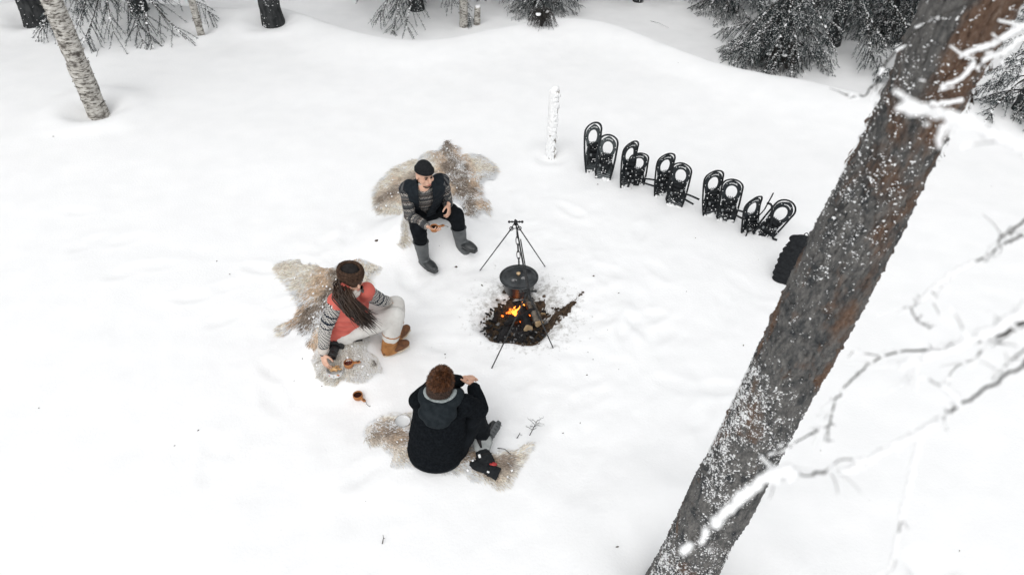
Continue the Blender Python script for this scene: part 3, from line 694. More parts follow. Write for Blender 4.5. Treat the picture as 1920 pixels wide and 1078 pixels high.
# --- the young birch just outside the right of the frame whose snowy branches reach in
tp = V(1.55, .55, zf(1.55, .55)); t = thing('young_birch', tp, 'young birch by the camera whose thin snow-laden branches cross the right side', 'tree')
tt_ = [tp - V(0, 0, .2), tp + V(0, 0, 2.5), tp + V(.05, .03, 4.6), tp + V(.1, .05, 6.5)]
trunk_mesh('trunk', tt_, [.05, .04, .028, .008], 20, .05, BBARK, t, .004, 16, 8)
def near_branch(px, r0, r1, snow, seed, cover=.85, start=True, up=.55):
    """px: (x, y, distance) points, thick end first"""
    kd = .80; r0, r1, snow = r0 * kd * .78, r1 * kd * .95, snow * kd * .85; q = [at_depth(a[0], a[1], a[2] * kd) for a in px]
    if start: z0 = q[0][2] + .1; q = [V(np.interp(z0, [0, 4.6, 6.5], [tp[0], tp[0] + .05, tp[0] + .1]), tp[1] + .03, z0 - .1)] + q; q = [q[0], q[0] * .5 + q[1] * .5 + V(0, 0, .03), q[0] * .12 + q[1] * .88] + q[1:]
    q = np.array(q); m = 6 * len(q); u = np.linspace(0, len(q) - 1, m); i0 = np.clip(u.astype(int), 0, len(q) - 2); f_ = (u - i0)[:, None]
    g = lambda k: q[np.clip(k, 0, len(q) - 1)]
    a0, a1, a2, a3 = g(i0 - 1), g(i0), g(i0 + 1), g(i0 + 2)
    e = .5 * (2 * a1 + (a2 - a0) * f_ + (2 * a0 - 5 * a1 + 4 * a2 - a3) * f_ ** 2 + (3 * a1 - a0 - 3 * a2 + a3) * f_ ** 3)
    rg = np.random.default_rng(seed); e[1:] += rg.normal(0, r0 * .5, (m - 1, 3))
    b = MB().tube(e, np.linspace(r0, r1, m), 7)
    for k in range(m // 5):                                           # buds and side spurs
        i = rg.integers(m // 3, m); b.tube([e[i], e[i] + rg.normal(0, .0045, 3)], [r1 * 1.3, r1 * .6], 4)
    sh = []
    for k in range(m // 7 if m > 20 else 0):                          # thin side shoots
        i = int(rg.integers(m // 2, m - 1)); tg = nrm(e[i + 1] - e[i]); dv = nrm(tg * .8 + rg.normal(0, .45, 3)); ln_ = rg.uniform(.02, .06) * kd; w = [e[i]]
        for j in range(4): dv = nrm(dv + rg.normal(0, .16, 3) + V(0, 0, -.03)); w.append(w[-1] + dv * ln_ / 4)
        b.tube(w, np.linspace(r1 * .8, r1 * .35, 5), 5); sh.append(np.array(w))
    o = b.build('branch', TWIGM, t)
    if snow > 0:
        s = MB(); snow_line(s, e, np.linspace(snow, snow * .75, m), seed, cover, up)
        for j, w in enumerate(sh): snow_line(s, w, np.linspace(snow * .5, snow * .3, 5), seed + j + 50, .6, up)
        s.build('snow_on_branch', CLUMP, o)
    return o
near_branch([(2000, 310, .78), (1920, 284, .78), (1850, 252, .78), (1790, 225, .78), (1755, 215, .78), (1688, 206, .78)], .0022, .001, .0082, 1, .95)
near_branch([(2000, 350, 1.1), (1920, 415, 1.1), (1878, 452, 1.1), (1845, 482, 1.1), (1780, 516, 1.1), (1740, 552, 1.1), (1707, 574, 1.1)], .0038, .0012, .0045, 2, .45)
near_branch([(1707, 574, 1.1), (1718, 598, 1.1), (1745, 616, 1.1)], .0016, .001, 0, 12, start=False)
near_branch([(1915, 440, 1.1), (1890, 455, 1.1), (1872, 452, 1.1), (1898, 425, 1.1)], .003, .001, 0, 13, start=False)
near_branch([(2000, 590, 1.15), (1920, 605, 1.15), (1850, 640, 1.15), (1760, 652, 1.15), (1655, 668, 1.15), (1604, 706, 1.15), (1564, 752, 1.15), (1554, 795, 1.15), (1510, 818, 1.15), (1455, 852, 1.15)], .0034, .0012, .0052, 3, .5)
near_branch([(1554, 795, 1.15), (1553, 828, 1.15)], .0012, .0008, 0, 14, start=False)
near_branch([(2010, 620, .95), (1920, 682, .95), (1850, 728, .95), (1795, 765, .95), (1728, 810, .95), (1660, 846, .95), (1617, 868, .95), (1575, 884, .95), (1500, 888, .95), (1440, 896, .95)], .0036, .0012, .0058, 4, .50)
near_branch([(1728, 812, .95), (1712, 880, .95), (1697, 945, .95), (1684, 1000, .95), (1668, 1075, .95)], .0018, .0009, .004, 5, .75, start=False)
near_branch([(1975, 560, .85), (1900, 595, .85), (1850, 625, .85), (1790, 655, .85), (1745, 668, .85), (1690, 692, .85)], .0034, .0012, .0065, 6, .6)
near_branch([(1960, 590, .9), (1920, 610, .9), (1870, 638, .9), (1858, 640, .9)], .003, .0012, .005, 7, .3)
near_branch([(1940, -40, 1.45), (1850, -8, 1.45), (1800, 14, 1.45), (1742, 42, 1.45), (1700, 75, 1.45), (1665, 115, 1.45), (1640, 160, 1.45), (1612, 184, 1.45), (1588, 180, 1.45)], .0042, .0016, .0075, 8, .5)
near_branch([(1985, 20, 1.25), (1920, 52, 1.25), (1880, 74, 1.25), (1850, 90, 1.25), (1808, 103, 1.25)], .0032, .0012, .0062, 9, .9)
near_branch([(1985, 30, 1.25), (1920, 70, 1.25), (1885, 98, 1.25), (1850, 110, 1.25), (1820, 113, 1.25)], .003, .0012, .0055, 10, .8)
near_branch([(1826, 122, 1.25), (1800, 150, 1.25), (1770, 162, 1.25), (1765, 170, 1.25)], .0022, .001, .0042, 11, .8, start=False)
near_branch([(1800, 190, 1.25), (1785, 193, 1.25), (1745, 196, 1.25)], .0022, .001, .0045, 15, .9, start=False)
near_branch([(1500, 888, .95), (1445, 893, .95), (1395, 930, .95), (1345, 975, .95), (1278, 1034, .95)], .003, .002, .0088, 16, .72, start=False)

near_branch([(1880, 450, 1.1), (1855, 470, 1.1), (1852, 488, 1.1)], .0014, .0007, .003, 21, .5, start=False)
near_branch([(1800, 762, .95), (1780, 735, .95), (1740, 712, .95), (1700, 705, .95)], .0015, .0007, .0045, 22, .7, start=False)
near_branch([(1655, 668, 1.15), (1620, 662, 1.15), (1596, 655, 1.15)], .0013, .0007, .0035, 23, .6, start=False)
near_branch([(1617, 868, .95), (1580, 860, .95), (1545, 882, .95), (1520, 880, .95)], .0014, .0007, .004, 24, .5, start=False)
near_branch([(1850, 640, 1.15), (1830, 670, 1.15), (1790, 690, 1.15), (1770, 730, 1.15)], .0015, .0007, .004, 25, .6, start=False)
near_branch([(1940, 640, .9), (1905, 668, .9), (1880, 690, .9), (1860, 712, .9)], .0018, .0008, .0035, 26, .4, start=False)

# --- the wood that goes on behind the clearing, above the frame: it takes the light from the hollow
def far_wood():
    rg = np.random.default_rng(71); tr = MB(); bv = []
    for k in range(34):
        a = rg.uniform(-1.35, 1.35); d = rg.uniform(16.5, 27); b = V(d * math.sin(a) * 1.05, d * math.cos(a) + 1.0, 0); b[2] = zf(b[0], b[1]) - .3; h = rg.uniform(11, 17)
        tr.tube([b, b + V(0, 0, h * .5), b + V(0, 0, h)], [.2, .13, .02], 9)
        n = 900; u = rg.random(n) ** 1.4; z = 1.6 + (h - 1.6) * u; R = (2.3 * (1 - u) + .15) * rg.uniform(.35, 1.0, n); az = rg.uniform(0, 6.283, n); o = b + np.stack([R * np.cos(az), R * np.sin(az), z - .35 * R], 1)
        dv = np.stack([np.cos(az), np.sin(az), np.full(n, -.7)], 1) + rg.normal(0, .35, (n, 3)); dv /= np.linalg.norm(dv, axis=1)[:, None]; sd_ = np.cross(dv, V(0, 0, 1)) * .16
        bv.append(np.stack([o - sd_, o + sd_, o + dv * rg.uniform(.4, .8, n)[:, None]], 1))
    bv = np.concatenate(bv).reshape(-1, 3); v0 = tr.verts()
    o = tr.build('far_wood', NEEDLE, None); tag(o, 'mass of dark spruces continuing behind the clearing', 'wood', kind='stuff')
    c = MB(); c.add(bv, np.arange(len(bv)).reshape(-1, 3).tolist()); c.build('crown', NEEDLE, o, False)
far_wood()

# ---------------------------------------------------------------- reindeer hides
def in_poly(x, y, P):
    r = np.zeros(len(x), bool); n = len(P); j = n - 1
    for i in range(n):
        xi, yi = P[i]; xj, yj = P[j]
        c = ((yi > y) != (yj > y)); r ^= c & (x < (xj - xi) * (y - yi) / (yj - yi + 1e-12) + xi); j = i
    return r
def edge_dist(x, y, P):
    d = np.full(len(x), 9.0); n = len(P)
    for i in range(n):
        a = P[i]; b = P[(i + 1) % n]; ab = b - a; t = np.clip(((x - a[0]) * ab[0] + (y - a[1]) * ab[1]) / (ab @ ab + 1e-12), 0, 1)
        d = np.minimum(d, np.hypot(x - a[0] - t * ab[0], y - a[1] - t * ab[1]))
    return d
def hide(px, label, colour, n, seed, spine, lift=.0, snowy=.25, ln=(.020, .046), rag=1.0):
    P = np.array([on(a, b)[:2] for a, b in px]); Q = []
    for i in range(len(P)):                                   # rounded outline
        a0, a1, a2, a3 = P[i - 1], P[i], P[(i + 1) % len(P)], P[(i + 2) % len(P)]
        for f in (0, .25, .5, .75): Q.append(.5 * (2 * a1 + (a2 - a0) * f + (2 * a0 - 5 * a1 + 4 * a2 - a3) * f * f + (3 * a1 - a0 - 3 * a2 + a3) * f ** 3))
    Q = np.array(Q); Q += .050 * np.stack([n2(Q[:, 0], Q[:, 1], 15, seed), n2(Q[:, 0], Q[:, 1], 15, seed + 1)], 1)
    c = Q.mean(0); o = thing('reindeer_hide', (c[0], c[1], zf(*c)), label, 'animal hide', 'reindeer hides spread on the snow')
    def top(x, y): return Z(x, y) + lift + .004 + .030 * sstep(0, .09, edge_dist(x, y, Q)) + .026 * n2(x, y, 7, seed, 3)
    st = .022; x0, y0 = Q.min(0) - st; x1, y1 = Q.max(0) + st; xs = np.arange(x0, x1, st); ys = np.arange(y0, y1, st); X, Y = np.meshgrid(xs, ys); k, l = len(xs), len(ys)
    i_ = (np.arange(l - 1)[:, None] * k + np.arange(k - 1)[None, :]).ravel(); cx, cy = X.ravel()[i_] + st / 2, Y.ravel()[i_] + st / 2; i_ = i_[in_poly(cx, cy, Q) & (edge_dist(cx, cy, Q) > .022)]
    F_ = np.stack([i_, i_ + 1, i_ + k + 1, i_ + k], 1); used = np.unique(F_); mp = np.full(k * l, -1); mp[used] = np.arange(len(used)); vx, vy = X.ravel()[used], Y.ravel()[used]
    T = np.c_[vx, vy, top(vx, vy) - .004]; B = np.c_[vx, vy, T[:, 2] - .02]; F_ = mp[F_]; nv = len(T)
    sk = fast_mesh('skin', np.concatenate([T, B]), np.concatenate([F_, F_[:, ::-1] + nv]), SKINH, o)
    rg = np.random.default_rng(seed); x = rg.uniform(x0, x1, n * 3); y = rg.uniform(y0, y1, n * 3); m = in_poly(x, y, Q); x, y = x[m][:n], y[m][:n]; N = len(x); ed = edge_dist(x, y, Q)
    s0, s1 = on(*spine[0])[:2], on(*spine[1])[:2]; ax = nrm(s1 - s0); u = (x - s0[0]) * ax[0] + (y - s0[1]) * ax[1]; w = (x - s0[0]) * -ax[1] + (y - s0[1]) * ax[0]
    fl = np.stack([ax[0] * .8 + -ax[1] * w * 2.2, ax[1] * .8 + ax[0] * w * 2.2], 1) + .55 * np.stack([n2(x, y, 5, seed + 3), n2(x, y, 5, seed + 4)], 1) + rg.normal(0, .22, (N, 2))
    fl /= np.linalg.norm(fl, axis=1)[:, None] + 1e-9; big = rg.random(N) < .07; L = rg.uniform(*ln, N) * (1 + .7 * (ed < .035)) * np.where(big, 1.4, 1.0); z = top(x, y); el = rg.uniform(.10, .50, N) + .22 * n2(x, y, 16, seed + 14, 2)
    d = np.c_[fl, el]; d /= np.linalg.norm(d, axis=1)[:, None]; sd_ = np.c_[-fl[:, 1], fl[:, 0], np.zeros(N)] * (rg.uniform(.0016, .0034, N) * np.where(big, 1.7, 1.0))[:, None]
    r0 = np.c_[x, y, z - .004]; r1 = r0 + d * (L * .55)[:, None]; r2 = r0 + d * L[:, None] - np.c_[np.zeros(N), np.zeros(N), L * .22]
    Vv = np.stack([r0 - sd_, r0 + sd_, r1 + sd_ * .8, r1 - sd_ * .8, r2], 1).reshape(-1, 3); b = np.arange(N)[:, None] * 5
    Fq = np.concatenate([b + [0, 1, 2], b + [0, 2, 3], b + [3, 2, 4]])
    C = colour(u / np.linalg.norm(s1 - s0), w, ed, x, y, seed); C = C * rg.uniform(.55, 1.35, N)[:, None] * 1.75
    C = C * (1 + .42 * n2(x, y, 26, seed + 12, 3) + .25 * n2(x * fl[:, 1] - y * fl[:, 0], x * 0, 55, seed + 13, 2))[:, None]
    sn = (n2(x, y, 6, seed + 9, 4) * .5 + .5 + rg.normal(0, .10, N) + .14 * sstep(.10, .0, ed)) > 1 - snowy
    C[sn] = V(.80, .81, .82); C = np.clip(C, 0, .9)
    CC = np.repeat(C[:, None, :], 5, 1); CC[:, 4] = np.minimum(.9, CC[:, 4] * 1.15)
    fast_mesh('fur', Vv, Fq, FUR, o, False, CC.reshape(-1, 3), 'stuff')
    lm = MB()                                                 # crumbs of snow lying in the fur
    for q in range(int(70 * snowy + 12)):
        i = rg.integers(0, N); lm.lump((x[i], y[i], z[i] + .018), rg.uniform(.004, .013), q, .4, n=6, m=4)
    lm.build('snow_crumbs', CLUMP, o, kind='stuff'); return o
_cr, _gb, _dk, _wh, _tn = V(.50, .445, .375), V(.185, .150, .122), V(.035, .028, .024), V(.62, .595, .55), V(.31, .235, .17)
def mixc(a, b, t): return a * (1 - t)[:, None] + b * t[:, None]
def col_grey(u, w, ed, x, y, s):
    c = mixc(np.broadcast_to(_gb, (len(u), 3)), np.broadcast_to(_cr, (len(u), 3)), sstep(.02, .22, np.abs(w) + .10 * n2(x, y, 4, s)))
    c = mixc(c, np.broadcast_to(_tn, c.shape), .6 * sstep(.1, .5, n2(x, y, 5, s + 2))); return mixc(np.broadcast_to(_wh, c.shape), c, sstep(-.02, .07, ed + .05 * n2(x, y, 8, s + 1)))
def col_dark(u, w, ed, x, y, s):
    c = mixc(np.broadcast_to(_gb * .75, (len(u), 3)), np.broadcast_to(_tn * 1.15, (len(u), 3)), sstep(.04, .16, np.abs(w) + .20 * n2(x, y, 4, s)))
    c = mixc(c, np.broadcast_to(_cr, c.shape), sstep(.14, .3, np.abs(w) + .12 * n2(x, y, 3, s + 5))); c = mixc(c, np.broadcast_to(_dk, c.shape), sstep(.35, .6, n2(x, y, 7, s + 2))); return c
def col_cream(u, w, ed, x, y, s):
    c = mixc(np.broadcast_to(V(.46, .43, .385), (len(u), 3)), np.broadcast_to(_wh, (len(u), 3)), sstep(.0, .16, np.abs(w) + .12 * n2(x, y, 4, s)))
    c = mixc(c, np.broadcast_to(_tn, c.shape), .75 * sstep(.25, .5, n2(x, y, 8, s + 2)) * sstep(.16, .04, ed)); return mixc(c, np.broadcast_to(_dk, c.shape), sstep(.40, .55, n2(x, y, 9, s + 7)) * sstep(.08, .03, ed))
za = lambda L: [(680 + a * .26, 250 + b * .26) for a, b in L]
zb_ = lambda L: [(490 + a * .269, 470 + b * .269) for a, b in L]
zc = lambda L: [(660 + a * .2319, 670 + b * .2319) for a, b in L]
hide(za([(95, 400), (150, 335), (240, 255), (330, 205), (430, 190), (520, 240), (500, 400), (430, 560), (340, 700), (350, 790), (300, 830), (245, 805), (280, 720), (285, 600), (200, 595), (120, 580), (80, 490)]),
     'pale grey-brown reindeer hide to the left of the man in the black beanie', col_grey, 16000, 31, za([(420, 330), (120, 500)]), snowy=.20)
hide(za([(430, 160), (510, 125), (560, 110), (600, 58), (650, 90), (695, 110), (690, 165), (770, 150), (880, 185), (965, 275), (930, 330), (860, 345), (850, 440), (895, 490), (920, 590), (860, 570), (800, 612), (745, 585), (700, 500), (600, 490), (480, 470), (400, 400), (380, 260)]),
     'brown-backed reindeer hide with frosty edge behind the man in the black beanie', col_dark, 22000, 32, za([(600, 90), (760, 560)]), lift=.012, snowy=.38)
hide(zb_([(118, 150), (150, 65), (235, 58), (320, 85), (400, 110), (500, 118), (570, 75), (660, 62), (745, 80), (828, 125), (775, 190), (750, 300), (640, 470), (520, 560), (420, 690), (340, 670), (300, 580), (225, 520), (180, 590), (115, 572), (150, 510), (215, 480), (262, 440), (245, 320), (180, 230)]),
     'dark-striped reindeer hide behind the woman in the coral vest', col_dark, 20000, 33, zb_([(560, 110), (300, 620)]), snowy=.33)
hide(zb_([(375, 760), (400, 680), (480, 590), (600, 560), (760, 560), (750, 680), (800, 750), (838, 850), (790, 855), (720, 900), (640, 915), (540, 912), (505, 945), (430, 900), (385, 830)]),
     'cream reindeer hide under the camera and the biscuit tin', col_cream, 13000, 34, zb_([(620, 560), (520, 930)]), lift=.008, snowy=.10, ln=(.012, .026))
hide(zc([(90, 600), (150, 505), (220, 465), (340, 445), (480, 480), (620, 580), (900, 690), (1060, 760), (1180, 770), (1300, 740), (1440, 680), (1450, 760), (1360, 860), (1290, 960), (1245, 1060), (1120, 1020), (1000, 975), (850, 950), (700, 905), (560, 885), (430, 880), (320, 870), (300, 790), (200, 720), (120, 690)]),
     'sandy reindeer hide under the man in the black fleece', col_grey, 17000, 35, zc([(180, 590), (1300, 900)]), snowy=.30, ln=(.016, .036))

# ---------------------------------------------------------------- the fire
fz = zf(FIRE[0], FIRE[1])
strip = [on(1000, 642), on(1030, 612), on(1060, 580), on(1093, 548)]
def soil_mask(x, y):
    d = np.sqrt(((x - FIRE[0] - .03) / .31) ** 2 + ((y - FIRE[1]) / .33) ** 2); m = (1 - d) * 1.5
    for i, (a, b) in enumerate(zip(strip[:-1], strip[1:])):
        ab = (b - a)[:2]; t = np.clip(((x - a[0]) * ab[0] + (y - a[1]) * ab[1]) / (ab @ ab), 0, 1)
        q = np.hypot(x - a[0] - t * ab[0], y - a[1] - t * ab[1]); m = np.maximum(m, .62 - .62 * q / (.080 - .016 * (i + t)) - .12 * i + .75 * n2(x, y, 11, 27, 3) * (i > 0))
    return m * .7 + .30 * n2(x, y, 9, 21, 4) + .12 * n2(x, y, 40, 22, 2)
st = .009; xs = np.arange(FIRE[0] - .55, FIRE[0] + .95, st); ys = np.arange(FIRE[1] - .45, FIRE[1] + .75, st); X, Y = np.meshgrid(xs, ys); k, l = len(xs), len(ys)
x, y = X.ravel(), Y.ravel(); ms = soil_mask(x, y); zz = Z(x, y) + .05 * np.clip(ms, -.5, .45) + .012 * n2(x, y, 30, 23, 3)
i_ = (np.arange(l - 1)[:, None] * k + np.arange(k - 1)[None, :]).ravel(); i_ = i_[ms[i_] > -.2]
F_ = np.stack([i_, i_ + 1, i_ + k + 1, i_ + k], 1); used = np.unique(F_); mp_ = np.full(k * l, -1); mp_[used] = np.arange(len(used))
so = fast_mesh('bare_soil', np.c_[x, y, zz][used], mp_[F_], SOIL); tag(so, 'ring of bare dark soil melted out of the snow round the fire', 'soil', kind='structure')
rg = np.random.default_rng(77)
def soil_pts(n, lo=.0, hi=9):
    out = []
    while len(out) < n:
        a = rg.uniform(FIRE[0] - .5, FIRE[0] + .9, 200); b = rg.uniform(FIRE[1] - .4, FIRE[1] + .7, 200); m = soil_mask(a, b)
        for i in np.nonzero((m > lo) & (m < hi))[0]: out.append(V(a[i], b[i], zf(a[i], b[i]) + .05 * min(max(m[i], -.5), .45)))
    return out[:n]
gr = MB()
for q in soil_pts(1500, -.12, .5):
    a = rg.uniform(0, 6.28); h = rg.uniform(.015, .05); d = V(math.cos(a), math.sin(a), 0) * h * rg.uniform(.3, 1.0); w = V(-math.sin(a), math.cos(a), 0) * .0022
    gr.add([q - w, q + w, q + d + V(0, 0, h * .6)], [(0, 1, 2)])
o = gr.build('dead_grass', MOSS, None, False); tag(o, 'brown dead grass and roots round the fire', 'grass', kind='stuff')
lt = MB()
for q in soil_pts(230, -.15, .6): lt.lump(q + V(0, 0, .006), (rg.uniform(.006, .022), rg.uniform(.005, .016), rg.uniform(.004, .012)), q[0] * 99, .6, n=6, m=4)
o = lt.build('bark_crumbs', LITTER, None, False); tag(o, 'loose brown bark and wood crumbs in the soil ring', 'bark', kind='stuff')
cb = MB(); ab_ = MB()
for q in range(340):
    a = rg.uniform(0, 6.28); r = min(abs(rg.normal(0, .14)), .27); p = V(FIRE[0] - .01 + r * math.cos(a) * 1.2, FIRE[1] - .03 + r * math.sin(a), 0); p[2] = zf(p[0], p[1]) + .025
    (cb if q % 6 else ab_).lump(p + V(0, 0, rg.uniform(0, .02)), (rg.uniform(.008, .030), rg.uniform(.006, .017), rg.uniform(.006, .017)), q, .6, n=7, m=5, M=Matrix.Rotation(a, 3, 'Z'))
FB = thing('campfire', (FIRE[0], FIRE[1], fz), 'small open wood fire burning in the melted pit under the stand', 'campfire')
cb.build('charcoal_bed', CHAR, FB, False, kind='stuff'); ab_.build('ash_lumps', ASHM, FB, False, kind='stuff')
em = MB(); FL = on(972, 590); FL[2] = fz + .05
for q in range(80): em.lump(FL + V(rg.normal(0, .06), rg.normal(0, .06), rg.uniform(-.015, .03)), (rg.uniform(.006, .018), rg.uniform(.006, .014), rg.uniform(.006, .012)), q, .5, n=6, m=4)
em.build('embers', EMBER, FB, False, kind='stuff')
for q, (dx, dy, h, r) in enumerate([(-.045, -.05, .10, .013), (-.03, -.06, .07, .011), (-.02, -.035, .085, .010), (.0, -.02, .12, .011), (.012, -.03, .07, .009), (.03, -.005, .10, .010), (.05, .03, .13, .010), (.045, .06, .08, .009), (-.03, .02, .07, .009), (.015, .045, .10, .009), (-.06, -.075, .055, .010), (-.015, -.085, .04, .009), (.04, -.04, .05, .008), (-.055, -.02, .06, .008)]):
    b = MB(); u = np.linspace(0, 1, 9); b.tube(np.c_[FL[0] + dx + .014 * np.sin(u * 5 + q), FL[1] + dy + .012 * np.cos(u * 4 + q * 2), FL[2] - .03 + 1.25 * h * u], 1.35 * r * np.maximum(.04, np.sin(np.pi * (u * .88 + .12)) ** .8 * (1 - .55 * u)), 9); b.build('flame', FLAME, FB)
def firewood(a, b, w, kind, label, tw=.0):
    """a split quarter log from end a to end b; a is the near, visible end"""
    a, b = np.asarray(a, float), np.asarray(b, float); t = thing('firewood_log', a * .5 + b * .5 - V(0, 0, w * .4), label, 'firewood', 'logs on the fire')
    d = nrm(b - a); s = nrm(np.cross(d, V(0, 0, 1))); u = np.cross(s, d); c_, s_ = math.cos(tw), math.sin(tw); s, u = s * c_ + u * s_, u * c_ - s * s_
    prof = [(-.52, -.40), (.48, -.46), (.55, -.05), (.10, .52), (-.12, .50), (-.5, .0)]; m = 9; rg_ = np.random.default_rng(int(abs(a[0]) * 1e4)); v = []
    for i in range(m):
        c = a + (b - a) * i / (m - 1)
        for (p_, q_) in prof: v.append(c + s * p_ * w * (1 + rg_.normal(0, .04)) + u * q_ * w * (1 + rg_.normal(0, .04)))
    f = [(i * 6 + k, i * 6 + (k + 1) % 6, (i + 1) * 6 + (k + 1) % 6, (i + 1) * 6 + k) for i in range(m - 1) for k in range(6)]
    mb = MB(); mb.add(v, f + [tuple(range(6))[::-1], tuple((m - 1) * 6 + k for k in range(6))]); mb.build('wood', CHAR if kind == 'char' else SPLIT, t, False)
    if kind != 'char':
        bk = MB(); out = []                                    # bark over the rounded top, burnt far half
        for i in range(m):
            c = a + (b - a) * (i / (m - 1)) * .99 + d * .006
            for (p_, q_) in [(.57, -.30), (.62, .0), (.14, .60), (-.16, .58), (-.58, .02), (-.56, -.2)]: out.append(c + s * p_ * w + u * q_ * w + rg_.normal(0, .0015, 3))
        bk.add(out, [(i * 6 + k, i * 6 + k + 1, (i + 1) * 6 + k + 1, (i + 1) * 6 + k) for i in range(m - 1) for k in range(5)]); bk.build('bark', BARKL if kind == 'bark' else CHAR, t, False)
    return t
lz = fz + .07
firewood(at(990, 616, lz + .01), at(974, 570, lz + .03), .085, 'half', 'pale wedge-shaped log end facing forward in the middle of the fire', .2)
firewood(at(1010, 607, lz + .03), at(988, 556, lz + .06), .080, 'bark', 'bark-covered log with square pale end right of the flames', .7)
firewood(at(1004, 578, lz + .08), at(946, 608, lz + .04), .045, 'char', 'black charred stick lying across the front of the flames', .4)
firewood(at(935, 640, lz - .02), at(960, 592, lz + .01), .05, 'char', 'charred log at the lower left of the flames', .9)
firewood(at(944, 572, lz), at(985, 566, lz + .02), .05, 'char', 'burnt log at the back of the fire', .1)
firewood(at(1018, 590, lz + .0), at(1030, 566, lz + .02), .05, 'half', 'short split piece at the right rim of the pit', 1.2)
firewood(at(955, 650, lz - .05), at(985, 632, lz - .04), .045, 'char', 'charred billet at the front of the pit', .5)
firewood(at(925, 603, lz - .02), at(938, 572, lz), .045, 'char', 'burnt stub at the left rim of the pit', .2)
for q, (px, py, s, lab) in enumerate([(952, 643, .028, 'brown scorched bark chip at the front left of the fire'), (962, 632, .03, 'reddish bark chip before the charred logs'), (948, 552, .032, 'tan bark scrap at the back left rim of the pit'), (1020, 560, .02, 'dark bark scrap on ashy snow right of the pot')]):
    p = on(px, py); mb = MB(); mb.lump(p + V(0, 0, .035), (s, s * .8, s * .35), q + 3, .5, n=9, m=6, M=Matrix.Rotation(.5, 3, 'X')); o = mb.build('bark_chip', LITTER, None, False); tag(o, lab, 'bark', 'bark chips by the fire')

# ---------------------------------------------------------------- the cooking stand and the pot
AF, AN = at(967, 418, .80), at(985, 548, .80); AN[0] = AF[0] + .10; rd = nrm(AN - AF)
t = thing('pot_stand', V(AF[0], (AF[1] + AN[1]) / 2, 0), 'black iron stand of two leg pairs joined by a ridge bar over the fire', 'cooking stand')
MB().tube([AF - rd * .05, AN + rd * .07], .0075, 10).build('ridge_bar', IRON, t)
MB().tube([AF + rd * .22 + V(.022, 0, -.03), AN + rd * .10 + V(.02, 0, -.05)], .0055, 10).build('second_bar', IRON, t)
def leg_pair(A, fl, fr):
    h = MB(); h.tube([A + V(-.055, 0, .012), A + V(.055, 0, .012)], .007, 10)
    for s in (-1, 1): h.ball(A + V(s * .062, 0, .012), .013); h.ball(A + V(s * .035, 0, .012), .011)
    for k in range(5): h.tube([A + V(.014 * math.cos(a), rd[1] * (.012 * k - .02), .004 + .014 * math.sin(a)) for a in np.linspace(0, 6.283, 13)], .0035, 6)
    hd = h.build('head', IRON, t)
    for s, f in ((-1, fl), (1, fr)):
        r = A + nrm(f - A) * .10; m = MB(); m.tube([A + V(s * .012, 0, 0), r], .0055, 8); m.tube([r, f + nrm(f - A) * .06], [.0062, .0055], 8)
        lg = m.build('leg', IRON, t)
        ring = MB(); ring.tube([r + V(.017 * math.cos(a), .006 * math.sin(a), .017 * math.sin(a)) for a in np.linspace(0, 6.283, 15)], .0048, 7); ring.build('ring', IRON, lg)
    b = A + V(0, 0, -.075); m = MB(); m.tube([A + nrm(fl - A) * .10, A + nrm(fr - A) * .10], .0042, 7); m.build('cross_bar', IRON, t)
leg_pair(AF, on(900, 507), on(1022, 500)); leg_pair(AN, on(922, 690), on(1037, 652))
# pot
HP = AF + rd * .11
PZ = None
for z in np.arange(.10, .6, .005):
    q = V(HP[0] + .02, HP[1], z) - _C; d = q @ _F
    if 539 - FPX * (q @ _U) / d <= 521: PZ = z; break
PZ = PZ or .28; PC = V(at(973, 521, PZ)[0], HP[1], PZ)
t = thing('cooking_pot', PC - V(0, 0, .17), 'black lidded cooking pot hanging from the stand behind the fire', 'pot')
pv = MB(); PS = 1.14; pv.lathe([(a * PS, b * 1.05) for a, b in [(.001, -.17), (.09, -.17), (.118, -.155), (.132, -.12), (.142, -.02), (.150, -.004), (.158, -.002), (.158, .004), (.148, .003), (.138, -.01), (.128, -.11), (.001, -.12)]], PC, n=44); pv.build('body', ENAMEL, t)
li = MB(); li.lathe([(a * PS, b) for a, b in [(.001, -.008), (.150, -.008), (.168, .002), (.170, .009), (.163, .011), (.150, .004), (.128, .002), (.122, .010), (.06, .016), (.001, .018)]], PC + V(0, 0, .004), n=48); lid = li.build('lid', ENAMEL, t)
kb = MB(); kb.lathe([(.001, 0), (.012, 0), (.010, .010), (.020, .018), (.019, .028), (.001, .031)], PC + V(-.005, .02, .02), n=18); kb.build('knob', SPLIT, lid)
MB().lump(PC + V(.055, -.03, .021), (.035, .022, .003), 5, .5).lump(PC + V(-.05, -.06, .021), (.03, .022, .003), 8, .5).build('lid_snow', ASHM, lid)
top = HP + V(0, 0, -.02); bt = V(PC[0], PC[1], PC[2] + .16)
bl_ = [PC + V(.178 * math.cos(a), 0, .005 + .155 * math.sin(a)) for a in np.linspace(0, math.pi, 19)]; MB().tube(bl_, .0042, 8).build('bail_handle', IRON, t)
for s in (-1, 1): MB().box(PC + V(s * .172, 0, -.018), (.016, .03, .035), bev=.004).build('ear', IRON, t)
t = thing('hanging_chain', bt, 'short iron chain holding the pot below the ridge bar', 'chain'); nl = 5; d = (HP - bt)
for k in range(nl):
    c = bt + d * (k + .5) / nl; r = np.linalg.norm(d) / nl * .62; dn = nrm(d); sd_ = V(1, 0, 0) if k % 2 else V(.25, .97, 0); sd_ = nrm(sd_ - dn * (sd_ @ dn))
    MB().tube([c + dn * r * math.sin(a) + sd_ * .016 * math.cos(a) for a in np.linspace(0, 6.283, 17)], .0042, 7).build('chain_link', IRON, t)

